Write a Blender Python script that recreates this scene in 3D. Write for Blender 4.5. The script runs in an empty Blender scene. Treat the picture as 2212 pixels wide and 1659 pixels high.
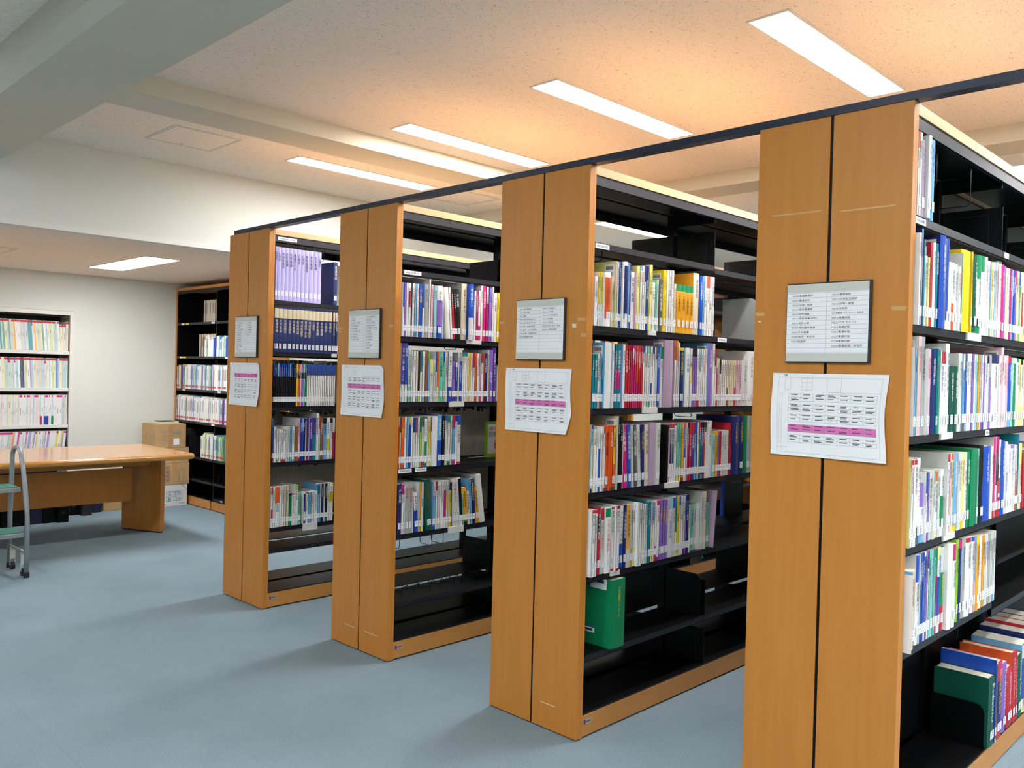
import bpy, bmesh, math, random
from mathutils import Vector, Matrix
S = bpy.context.scene
COL = S.collection
random.seed(7)

# ------------------------------------------------------------------ camera
F_PX = 1837.85
CAM = Vector((-2.61070, -1.39407, 1.46536))
RT = Vector((0.70140841, -0.71231218, 0.02525057))
UP = Vector((-0.00882082, 0.02674889, 0.99960327))
FW = Vector((0.71270501, 0.70135287, -0.01247872))
cd = bpy.data.cameras.new('camera'); cam = bpy.data.objects.new('camera', cd); COL.objects.link(cam)
cd.sensor_width = 36.0; cd.lens = F_PX / 2212 * 36.0; cd.clip_start = 0.05; cd.clip_end = 60
M = Matrix.Identity(4)
for i in range(3):
    M[i][0] = RT[i]; M[i][1] = UP[i]; M[i][2] = -FW[i]; M[i][3] = CAM[i]
cam.matrix_world = M
S.camera = cam

# ------------------------------------------------------------------ world, exposure
w = bpy.data.worlds.new('world'); S.world = w; w.use_nodes = True
w.node_tree.nodes['Background'].inputs[0].default_value = (0.8, 0.9, 1, 1)
w.node_tree.nodes['Background'].inputs[1].default_value = 0.0
S.view_settings.view_transform = 'Standard'; S.view_settings.look = 'None'
S.view_settings.gamma = 1.0; S.view_settings.use_curve_mapping = False
S.view_settings.exposure = 1.02
LAMP = 30.0                     # ceiling light brightness
LAMP_COL = (1.0, 0.99, 0.975)
S.cycles.max_bounces = 10; S.cycles.diffuse_bounces = 6; S.cycles.glossy_bounces = 4
S.cycles.sample_clamp_indirect = 6.0
S.cycles.use_denoising = True

# ------------------------------------------------------------------ pixel -> place
def ray(px, py): return FW + (px - 1106) / F_PX * RT - (py - 829.5) / F_PX * UP
def at(px, py, ax, val):
    d = ray(px, py); t = (val - CAM[ax]) / d[ax]; return CAM + d * t
def x_on(px, y, z):             # x on the line {y, z} seen in image column px
    n = F_PX * RT - (px - 1106) * FW
    return (n.dot(CAM) - n.y * y - n.z * z) / n.x
def z_on(py, x, y):
    m = F_PX * UP - (829.5 - py) * FW
    return (m.dot(CAM) - m.x * x - m.y * y) / m.z

# ------------------------------------------------------------------ materials
def lin(c):
    r = []
    for v in c:
        v /= 255.0
        r.append(v / 12.92 if v <= 0.04045 else ((v + 0.055) / 1.055) ** 2.4)
    return (r[0], r[1], r[2], 1.0)
def mat(name, rgb, rough=0.5, metal=0.0, var=0.0, scale=20.0, bump=0.0, stretch=None, spec=0.5, var_col=None, coat=0.0):
    m = bpy.data.materials.new(name); m.use_nodes = True
    nt = m.node_tree; b = nt.nodes['Principled BSDF']
    b.inputs['Base Color'].default_value = lin(rgb)
    b.inputs['Roughness'].default_value = rough; b.inputs['Metallic'].default_value = metal
    b.inputs['Specular IOR Level'].default_value = spec
    b.inputs['Coat Weight'].default_value = coat; b.inputs['Coat Roughness'].default_value = 0.15
    if var or bump:
        tc = nt.nodes.new('ShaderNodeTexCoord'); mp = nt.nodes.new('ShaderNodeMapping')
        if stretch: mp.inputs['Scale'].default_value = stretch
        nt.links.new(tc.outputs['Object'], mp.inputs['Vector'])
        no = nt.nodes.new('ShaderNodeTexNoise'); no.inputs['Scale'].default_value = scale; no.inputs['Detail'].default_value = 4
        nt.links.new(mp.outputs[0], no.inputs['Vector'])
        if var:
            mx = nt.nodes.new('ShaderNodeMix'); mx.data_type = 'RGBA'
            c = lin(rgb); c2 = lin(var_col) if var_col else tuple(v * (1 - var) for v in c[:3]) + (1,)
            mx.inputs['A'].default_value = c; mx.inputs['B'].default_value = c2
            rp = nt.nodes.new('ShaderNodeMapRange'); rp.inputs['From Min'].default_value = 0.35; rp.inputs['From Max'].default_value = 0.65
            nt.links.new(no.outputs['Fac'], rp.inputs['Value']); nt.links.new(rp.outputs[0], mx.inputs['Factor'])
            nt.links.new(mx.outputs['Result'], b.inputs['Base Color'])
        if bump:
            bp = nt.nodes.new('ShaderNodeBump'); bp.inputs['Strength'].default_value = bump; bp.inputs['Distance'].default_value = 0.002
            nt.links.new(no.outputs['Fac'], bp.inputs['Height']); nt.links.new(bp.outputs[0], b.inputs['Normal'])
    return m
def emis(name, col, st):
    m = bpy.data.materials.new(name); m.use_nodes = True; nt = m.node_tree
    b = nt.nodes['Principled BSDF']; b.inputs['Base Color'].default_value = (0.8, 0.8, 0.8, 1)
    b.inputs['Emission Color'].default_value = (*col, 1); b.inputs['Emission Strength'].default_value = st
    return m

def ceiling_mat():
    m = mat('mineral_ceiling', (232, 222, 210), 0.95, spec=0.1); nt = m.node_tree; b = nt.nodes['Principled BSDF']
    tc = nt.nodes.new('ShaderNodeTexCoord')
    no = nt.nodes.new('ShaderNodeTexNoise'); no.inputs['Scale'].default_value = 120; no.inputs['Detail'].default_value = 2.5; no.inputs['Distortion'].default_value = 2.2
    mp = nt.nodes.new('ShaderNodeMapping'); mp.inputs['Scale'].default_value = (0.55, 1.3, 1)
    nt.links.new(tc.outputs['Object'], mp.inputs['Vector']); nt.links.new(mp.outputs[0], no.inputs['Vector'])
    cr = nt.nodes.new('ShaderNodeValToRGB'); cr.color_ramp.elements[0].position = 0.315; cr.color_ramp.elements[1].position = 0.37
    cr.color_ramp.elements[0].color = lin((128, 118, 106)); cr.color_ramp.elements[1].color = lin((240, 231, 219))
    nt.links.new(no.outputs['Fac'], cr.inputs['Fac']); nt.links.new(cr.outputs['Color'], b.inputs['Base Color'])
    bp = nt.nodes.new('ShaderNodeBump'); bp.inputs['Strength'].default_value = 0.5; bp.inputs['Distance'].default_value = 0.003
    nt.links.new(cr.outputs['Color'], bp.inputs['Height']); nt.links.new(bp.outputs[0], b.inputs['Normal'])
    return m
def carpet_mat():
    m = mat('carpet', (134, 154, 166), 1.0, spec=0.05); nt = m.node_tree; b = nt.nodes['Principled BSDF']
    tc = nt.nodes.new('ShaderNodeTexCoord')
    n1 = nt.nodes.new('ShaderNodeTexNoise'); n1.inputs['Scale'].default_value = 260; n1.inputs['Detail'].default_value = 3
    n2 = nt.nodes.new('ShaderNodeTexNoise'); n2.inputs['Scale'].default_value = 1.6; n2.inputs['Detail'].default_value = 5
    for n in (n1, n2): nt.links.new(tc.outputs['Object'], n.inputs['Vector'])
    a = nt.nodes.new('ShaderNodeMix'); a.data_type = 'RGBA'; a.inputs['A'].default_value = lin((110, 129, 140)); a.inputs['B'].default_value = lin((148, 168, 181))
    rp = nt.nodes.new('ShaderNodeMapRange'); rp.inputs['From Min'].default_value = 0.3; rp.inputs['From Max'].default_value = 0.7
    nt.links.new(n1.outputs['Fac'], rp.inputs['Value']); nt.links.new(rp.outputs[0], a.inputs['Factor'])
    c = nt.nodes.new('ShaderNodeMix'); c.data_type = 'RGBA'; c.blend_type = 'MULTIPLY'; c.inputs['B'].default_value = (0.86, 0.88, 0.88, 1)
    r2 = nt.nodes.new('ShaderNodeMapRange'); r2.inputs['From Min'].default_value = 0.45; r2.inputs['From Max'].default_value = 0.7
    nt.links.new(n2.outputs['Fac'], r2.inputs['Value']); nt.links.new(r2.outputs[0], c.inputs['Factor']); nt.links.new(a.outputs['Result'], c.inputs['A'])
    # faint seams of the carpet tiles
    br = nt.nodes.new('ShaderNodeTexBrick'); br.offset = 0; br.inputs['Scale'].default_value = 1; br.inputs['Brick Width'].default_value = 0.5; br.inputs['Row Height'].default_value = 0.5
    br.inputs['Mortar Size'].default_value = 0.002; br.inputs['Mortar Smooth'].default_value = 0.6
    nt.links.new(tc.outputs['Object'], br.inputs['Vector'])
    d = nt.nodes.new('ShaderNodeMix'); d.data_type = 'RGBA'; d.blend_type = 'MULTIPLY'; d.inputs['B'].default_value = (0.9, 0.91, 0.92, 1)
    nt.links.new(br.outputs['Fac'], d.inputs['Factor']); nt.links.new(c.outputs['Result'], d.inputs['A'])
    nt.links.new(d.outputs['Result'], b.inputs['Base Color'])
    bp = nt.nodes.new('ShaderNodeBump'); bp.inputs['Strength'].default_value = 0.35; bp.inputs['Distance'].default_value = 0.003
    nt.links.new(n1.outputs['Fac'], bp.inputs['Height']); nt.links.new(bp.outputs[0], b.inputs['Normal'])
    return m
def wood_mat(name, rgb, rgb2, rough, vertical=True, coat=0.0):
    m = mat(name, rgb, rough, coat=coat); nt = m.node_tree; b = nt.nodes['Principled BSDF']
    tc = nt.nodes.new('ShaderNodeTexCoord'); mp = nt.nodes.new('ShaderNodeMapping')
    mp.inputs['Scale'].default_value = (9, 9, 0.7) if vertical else (0.7, 9, 9)
    nt.links.new(tc.outputs['Object'], mp.inputs['Vector'])
    no = nt.nodes.new('ShaderNodeTexNoise'); no.inputs['Scale'].default_value = 3.5; no.inputs['Detail'].default_value = 8; no.inputs['Roughness'].default_value = 0.62
    nt.links.new(mp.outputs[0], no.inputs['Vector'])
    cr = nt.nodes.new('ShaderNodeValToRGB'); cr.color_ramp.elements[0].position = 0.32; cr.color_ramp.elements[1].position = 0.68
    cr.color_ramp.elements[0].color = lin(rgb2); cr.color_ramp.elements[1].color = lin(rgb)
    nt.links.new(no.outputs['Fac'], cr.inputs['Fac']); nt.links.new(cr.outputs['Color'], b.inputs['Base Color'])
    return m

WOOD = wood_mat('beech_laminate', (203, 134, 54), (194, 125, 47), 0.42)
WOOD_H = wood_mat('beech_laminate_rail', (208, 146, 74), (200, 136, 64), 0.42, False)
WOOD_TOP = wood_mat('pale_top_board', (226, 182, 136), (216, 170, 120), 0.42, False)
WOOD_T = wood_mat('table_veneer', (204, 148, 76), (190, 130, 60), 0.16, False, coat=0.5)
WOOD_TL = wood_mat('table_leg_veneer', (186, 122, 48), (176, 112, 40), 0.35)
STEEL = mat('black_steel', (8, 8, 10), 0.42, 0.0, var=0.2, scale=6, spec=0.2)
LIP = mat('black_steel_edge', (34, 33, 40), 0.42, spec=0.35)
RAILM = mat('navy_steel', (38, 46, 66), 0.35, 0.2)
WIREM = mat('black_wire', (14, 14, 15), 0.45, spec=0.3)
WHITEM = mat('white_painted_steel', (226, 226, 222), 0.45)
GREYM = mat('grey_painted_steel', (168, 172, 172), 0.42)
ALU = mat('aluminium', (206, 208, 200), 0.45, 0.0)
DARKTRIM = mat('dark_plastic', (44, 40, 48), 0.4)
PAPER = mat('paper', (244, 246, 250), 0.85, var=0.03, scale=8)
INK = mat('ink', (60, 62, 70), 0.8)
INKL = mat('pale_ink', (140, 142, 150), 0.8)
PINK = mat('pink_highlighter', (226, 120, 190), 0.8)
PAGES = mat('page_edges', (222, 216, 200), 0.9, var=0.12, scale=60, stretch=(20, 1, 1))
WALLP = mat('wall_paper', (222, 226, 221), 0.85, var=0.02, scale=120, bump=0.15, spec=0.2)
BEAMP = mat('beam_paint', (206, 203, 188), 0.8, var=0.02, scale=3, spec=0.2)
CEIL = ceiling_mat(); CARPET = carpet_mat()
CARD = mat('cardboard', (192, 158, 112), 0.85, var=0.08, scale=14)
CARDW = mat('white_cardboard', (228, 228, 232), 0.7, var=0.03, scale=10)
TAPE = mat('packing_tape', (186, 140, 90), 0.3)
CHIP = mat('bare_chipboard', (232, 222, 206), 0.9)
RESID = mat('tape_residue', (212, 170, 112), 0.25)

PAL = dict(W=(238, 238, 236), w=(214, 216, 212), g=(168, 172, 170), G=(88, 94, 94), K=(26, 26, 30), c=(226, 214, 184), y=(232, 228, 140),
           Y=(236, 204, 24), o=(238, 170, 36), O=(228, 92, 34), r=(192, 36, 56), p=(236, 186, 200), P=(204, 38, 120), m=(184, 160, 186),
           v=(142, 108, 196), V=(80, 48, 150), b=(112, 176, 224), B=(30, 80, 188), N=(30, 40, 104), s=(150, 205, 218), t=(16, 132, 150),
           T=(16, 84, 68), e=(112, 200, 172), E=(18, 138, 88), l=(146, 202, 44), n=(142, 92, 60), L=(186, 180, 236), I=(46, 58, 112))
WORD = dict(W='white', w='pale grey', g='grey', G='dark grey', K='black', c='cream', y='pale yellow', Y='yellow', o='amber', O='orange', r='red',
            p='pale pink', P='magenta', m='mauve', v='violet', V='purple', b='light blue', B='blue', N='navy', s='sky blue', t='teal',
            T='dark green', e='mint', E='green', l='lime', n='brown', L='lavender', I='slate blue')
PM = {k: mat('cover_' + WORD[k].replace(' ', '_'), v, 0.4, spec=0.4) for k, v in PAL.items()}
PKEYS = list(PAL); PIDX = {k: i for i, k in enumerate(PKEYS)}

# ------------------------------------------------------------------ mesh helpers
class MB:
    def __init__(s): s.v = []; s.f = []; s.m = []; s.mats = []
    def mi(s, m):
        if m not in s.mats: s.mats.append(m)
        return s.mats.index(m)
    def quad(s, pts, m):
        b = len(s.v); s.v += [tuple(p) for p in pts]; s.f.append(tuple(range(b, b + len(pts)))); s.m.append(s.mi(m))
    def box(s, a, c, m, faces=None):
        x0, y0, z0 = a; x1, y1, z1 = c; b = len(s.v)
        s.v += [(x0, y0, z0), (x1, y0, z0), (x1, y1, z0), (x0, y1, z0), (x0, y0, z1), (x1, y0, z1), (x1, y1, z1), (x0, y1, z1)]
        for k, q in enumerate(((0, 3, 2, 1), (4, 5, 6, 7), (0, 1, 5, 4), (1, 2, 6, 5), (2, 3, 7, 6), (3, 0, 4, 7))):
            s.f.append(tuple(b + i for i in q)); s.m.append(s.mi(faces[k] if faces and faces[k] else m))
    def prism(s, poly, axis, a, c, m):       # poly in the two other axes (order x,y,z without axis)
        n = len(poly); b = len(s.v)
        def P(p, t):
            q = list(p); q.insert(axis, t); return tuple(q)
        s.v += [P(p, a) for p in poly] + [P(p, c) for p in poly]; k = s.mi(m)
        s.f.append(tuple(b + i for i in range(n))[::-1]); s.m.append(k)
        s.f.append(tuple(b + n + i for i in range(n))); s.m.append(k)
        for i in range(n):
            j = (i + 1) % n; s.f.append((b + i, b + j, b + n + j, b + n + i)); s.m.append(k)
    def tube(s, pts, r, m, n=8, closed=False):
        pts = [Vector(p) for p in pts]; k = s.mi(m); rings = []
        up = Vector((0.13, 0.31, 0.94)).normalized()
        N = len(pts)
        for i, p in enumerate(pts):
            if closed: t = pts[(i + 1) % N] - pts[i - 1]
            else: t = pts[min(i + 1, N - 1)] - pts[max(i - 1, 0)]
            t.normalize(); a = t.cross(up)
            if a.length < 0.2: a = t.cross(Vector((1, 0, 0)))
            a.normalize(); c = t.cross(a); b = len(s.v)
            s.v += [tuple(p + r * (math.cos(2 * math.pi * j / n) * a + math.sin(2 * math.pi * j / n) * c)) for j in range(n)]
            rings.append(b)
        for i in range(N if closed else N - 1):
            A, B = rings[i], rings[(i + 1) % N]
            for j in range(n):
                s.f.append((A + j, A + (j + 1) % n, B + (j + 1) % n, B + j)); s.m.append(k)
        if not closed:
            s.f.append(tuple(rings[0] + j for j in range(n))); s.m.append(k)
            s.f.append(tuple(rings[-1] + j for j in range(n))[::-1]); s.m.append(k)
    def cyl(s, p, q, r, m, n=16): s.tube([p, q], r, m, n)
    def mesh(s, name):
        me = bpy.data.meshes.new(name); me.from_pydata(s.v, [], s.f)
        for m in s.mats: me.materials.append(m)
        me.polygons.foreach_set('material_index', s.m); me.update()
        bm = bmesh.new(); bm.from_mesh(me); bmesh.ops.recalc_face_normals(bm, faces=bm.faces); bm.to_mesh(me); bm.free()
        return me
    def build(s, name, parent=None, smooth=False, bevel=0.0):
        me = s.mesh(name); o = bpy.data.objects.new(name, me); COL.objects.link(o)
        if parent: o.parent = parent
        if smooth:
            for p in me.polygons: p.use_smooth = True
        if bevel:
            md = o.modifiers.new('bevel', 'BEVEL'); md.width = bevel; md.segments = 2; md.limit_method = 'ANGLE'
            md.harden_normals = False
        return o
def empty(name, loc=(0, 0, 0), rz=0.0):
    o = bpy.data.objects.new(name, None); COL.objects.link(o); o.location = loc; o.rotation_euler = (0, 0, rz); o.empty_display_size = 0.1
    return o
def tag(o, label=None, cat=None, group=None, kind=None):
    if label: o['label'] = label
    if cat: o['category'] = cat
    if group: o['group'] = group
    if kind: o['kind'] = kind
    return o
def struct(name, mb, **k):
    o = mb.build(name, **k); o['kind'] = 'structure'; return o
_tx = {}
def text_mesh(body, align='CENTER'):
    key = (body, align)
    if key not in _tx:
        c = bpy.data.curves.new('title', 'FONT'); c.body = body; c.align_x = align; c.resolution_u = 1
        o = bpy.data.objects.new('title', c); COL.objects.link(o); bpy.context.view_layer.update()
        me = bpy.data.meshes.new_from_object(o.evaluated_get(bpy.context.evaluated_depsgraph_get()))
        bpy.data.objects.remove(o); bpy.data.curves.remove(c)
        if not me.materials: me.materials.append(None)
        xs = [v.co.x for v in me.vertices] or [0, 1]; ys = [v.co.y for v in me.vertices] or [0, 1]
        _tx[key] = (me, min(xs), max(xs), min(ys), max(ys))
    return _tx[key]
def put_text(name, body, parent, origin, ex, ey, w, h, m, stretch=True, align='CENTER'):
    """text filling a w x h rectangle whose top-left corner is origin, in the plane ex (right), ey (up)"""
    me, x0, x1, y0, y1 = text_mesh(body, align)
    o = bpy.data.objects.new(name, me); COL.objects.link(o); o.parent = parent
    sx = w / max(x1 - x0, 1e-6); sy = h / max(y1 - y0, 1e-6)
    if not stretch: sx = sy = min(sx, sy)
    ex = Vector(ex); ey = Vector(ey); ez = ex.cross(ey)
    base = Vector(origin) - ex * (x0 * sx) - ey * (y1 * sy)
    R = Matrix.Identity(4)
    for i in range(3):
        R[i][0] = ex[i] * sx; R[i][1] = ey[i] * sy; R[i][2] = ez[i]; R[i][3] = base[i]
    o.matrix_local = R
    o.material_slots[0].link = 'OBJECT'; o.material_slots[0].material = m
    return o

# ------------------------------------------------------------------ the room
HC = 2.92; HL = 2.345; YB = 4.72; YW = 7.70; XR = 1.72
mb = MB(); mb.quad([(-7, -6, 0), (9, -6, 0), (9, YB, 0), (-7, YB, 0)], CARPET); mb.quad([(-7, YB, 0), (XR, YB, 0), (XR, 8.3, 0), (-7, 8.3, 0)], CARPET)
mb.box((-7, -6, -0.12), (9, 8.3, -0.002), CARPET); struct('floor', mb)
mb = MB(); mb.box((-7, -6, HC), (9, YB, HC + 0.1), CEIL); struct('ceiling', mb)
mb = MB(); mb.box((-7, YB + 0.1, HL), (XR + 0.15, 8.3, HL + 0.1), CEIL); struct('ceiling_low', mb)
mb = MB(); mb.box((-7, YB, HL - 0.005), (XR, YB + 0.1, HC + 0.1), WALLP); struct('wall_bulkhead', mb)
mb = MB(); mb.box((-7, YB - 0.012, HL - 0.008), (XR, YB, HL + 0.028), WHITEM); struct('trim_1', mb)
mb = MB(); mb.box((XR, YB, 0), (9, YB + 0.12, HC + 0.1), WALLP); struct('wall_side', mb)
mb = MB(); mb.box((XR, YB + 0.12, 0), (XR + 0.1, 8.3, HL), WALLP); struct('wall_right', mb)
CX = 0.374                       # right edge of the opening for the built-in shelves
mb = MB(); mb.box((CX, YW, 0), (XR, YW + 0.1, HL), WALLP); mb.box((-7, YW, 1.972), (CX, YW + 0.1, HL), WALLP); mb.box((-7, YW, 0), (-2.32, YW + 0.1, 1.972), WALLP)
mb.box((-7, 8.2, 0), (XR, 8.3, HL), WALLP); struct('wall_back', mb)
mb = MB(); mb.box((-7.1, -6, 0), (-7, 8.3, HC + 0.1), WALLP); struct('wall_left', mb)
mb = MB(); mb.box((-7, -6.1, 0), (9, -6, HC + 0.1), WALLP); struct('wall_front', mb)
mb = MB(); mb.box((9, -6, 0), (9.1, YB, HC + 0.1), WALLP); struct('wall_far', mb)
mb = MB(); mb.prism([(-1.49, HC), (-1.49, 2.79), (-1.44, 2.742), (-1.05, 2.742), (-1.05, HC)], 1, -6, YB, BEAMP); struct('beam_1', mb)
mb = MB(); mb.box((-1.05, 2.95, 2.823), (9, 3.26, HC), BEAMP); struct('beam_2', mb)
mb = MB(); mb.box((2.68, -6, 2.82), (2.98, 2.95, HC), BEAMP); mb.box((2.68, 3.26, 2.82), (2.98, YB, HC), BEAMP); struct('beam_3', mb)

def hatch(x0, y0, x1, y1, z, label):
    t = empty('ceiling_hatch', ((x0 + x1) / 2, (y0 + y1) / 2, z)); tag(t, label, 'access hatch', 'square access hatches in the ceilings')
    a = (x1 - x0) / 2; b = (y1 - y0) / 2; g = 0.014
    mb = MB(); mb.box((-a, -b, -0.004), (a, -b + g, 0), ALU); mb.box((-a, b - g, -0.004), (a, b, 0), ALU)
    mb.box((-a, -b + g, -0.004), (-a + g, b - g, 0), ALU); mb.box((a - g, -b + g, -0.004), (a, b - g, 0), ALU); mb.build('frame', t)
    mb = MB(); mb.box((-a + g + .006, -b + g + .006, -0.003), (a - g - .006, b - g - .006, 0), CEIL); mb.build('panel', t)
    mb = MB(); mb.cyl((0, b - g - .03, -0.0032), (0, b - g - .03, -0.006), 0.012, ALU); mb.build('latch', t)
hatch(-0.385, 3.715, 0.055, 4.158, HC, 'square access hatch in the ceiling near the big beam')
hatch(1.93, 3.70, 2.38, 4.15, HC, 'square access hatch seen above the third nearest bookcase')
hatch(-1.02, 6.07, -0.577, 6.51, HL, 'square access hatch in the low ceiling over the table')

LGT = emis('lamp_diffuser', LAMP_COL, LAMP); LGT2 = emis('low_lamp_diffuser', LAMP_COL, LAMP * 0.6)
def light(cx, cy, z, lx, ly, label, st=None):
    t = empty('ceiling_light', (cx, cy, z)); tag(t, label, 'ceiling light', 'recessed ceiling lights')
    a, b, g = lx / 2, ly / 2, 0.012
    mb = MB()
    mb.box((-a - g, -b - g, -0.006), (a + g, -b, 0), WHITEM); mb.box((-a - g, b, -0.006), (a + g, b + g, 0), WHITEM)
    mb.box((-a - g, -b, -0.006), (-a, b, 0), WHITEM); mb.box((a, -b, -0.006), (a + g, b, 0), WHITEM); mb.build('frame', t)
    mb = MB(); mb.box((-a, -b, -0.005), (a, b, -0.001), st or LGT); mb.build('diffuser', t)
for k, (cy, nm) in enumerate([(0.30, 'long recessed ceiling light nearest the camera, above the nearest bookcase'), (1.51, 'long recessed ceiling light second from the camera, above the second nearest bookcase'),
                (2.665, 'long recessed ceiling light just before the shallow cross beam'), (3.865, 'long recessed ceiling light between the cross beam and the bulkhead')]):
    light(1.125, cy, HC, 1.21, 0.165, nm)
for cy, nm in ((-0.9, 'first'), (-2.1, 'second'), (-3.3, 'third')): light(1.125, cy, HC, 1.21, 0.165, 'long recessed ceiling light beside the camera, %s in the row before the nearest bookcase' % nm)
for cy, nm in ((-2.1, 'recessed ceiling light of the second row, right at the camera end'), (-0.98, 'recessed ceiling light of the second row, next to its camera end'), (0.19, 'recessed light farther along, glimpsed above the right end of the nearest bookcase'), (1.4, 'recessed ceiling light of the second row over the second nearest bookcase'), (2.6, 'recessed ceiling light of the second row before the cross beam'), (3.70, 'recessed light seen through the second nearest bookcase')):
    light(4.29, cy, HC, 1.17, 0.165, nm)
for cy, nm in ((-4.4, 'sixth'), (-3.2, 'fifth'), (-2.0, 'fourth'), (-0.8, 'third'), (0.4, 'second'), (3.9, 'first')): light(-2.95, cy, HC, 1.21, 0.165, 'recessed ceiling light on the far side of the big beam, %s from the bulkhead' % nm)
for cy, nm in ((-4.5, 'camera end'), (-3.3, 'camera side')): light(1.125 - 1.75, cy, HC, 1.21, 0.165, 'recessed ceiling light over the open floor at the %s of the room' % nm)
light(0.366, 6.24, HL, 0.29, 1.24, 'wide recessed light in the low ceiling above the table', LGT2)
light(-2.6, 6.24, HL, 0.29, 1.24, 'wide recessed light in the low ceiling beyond the left end of the table', LGT2)

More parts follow.
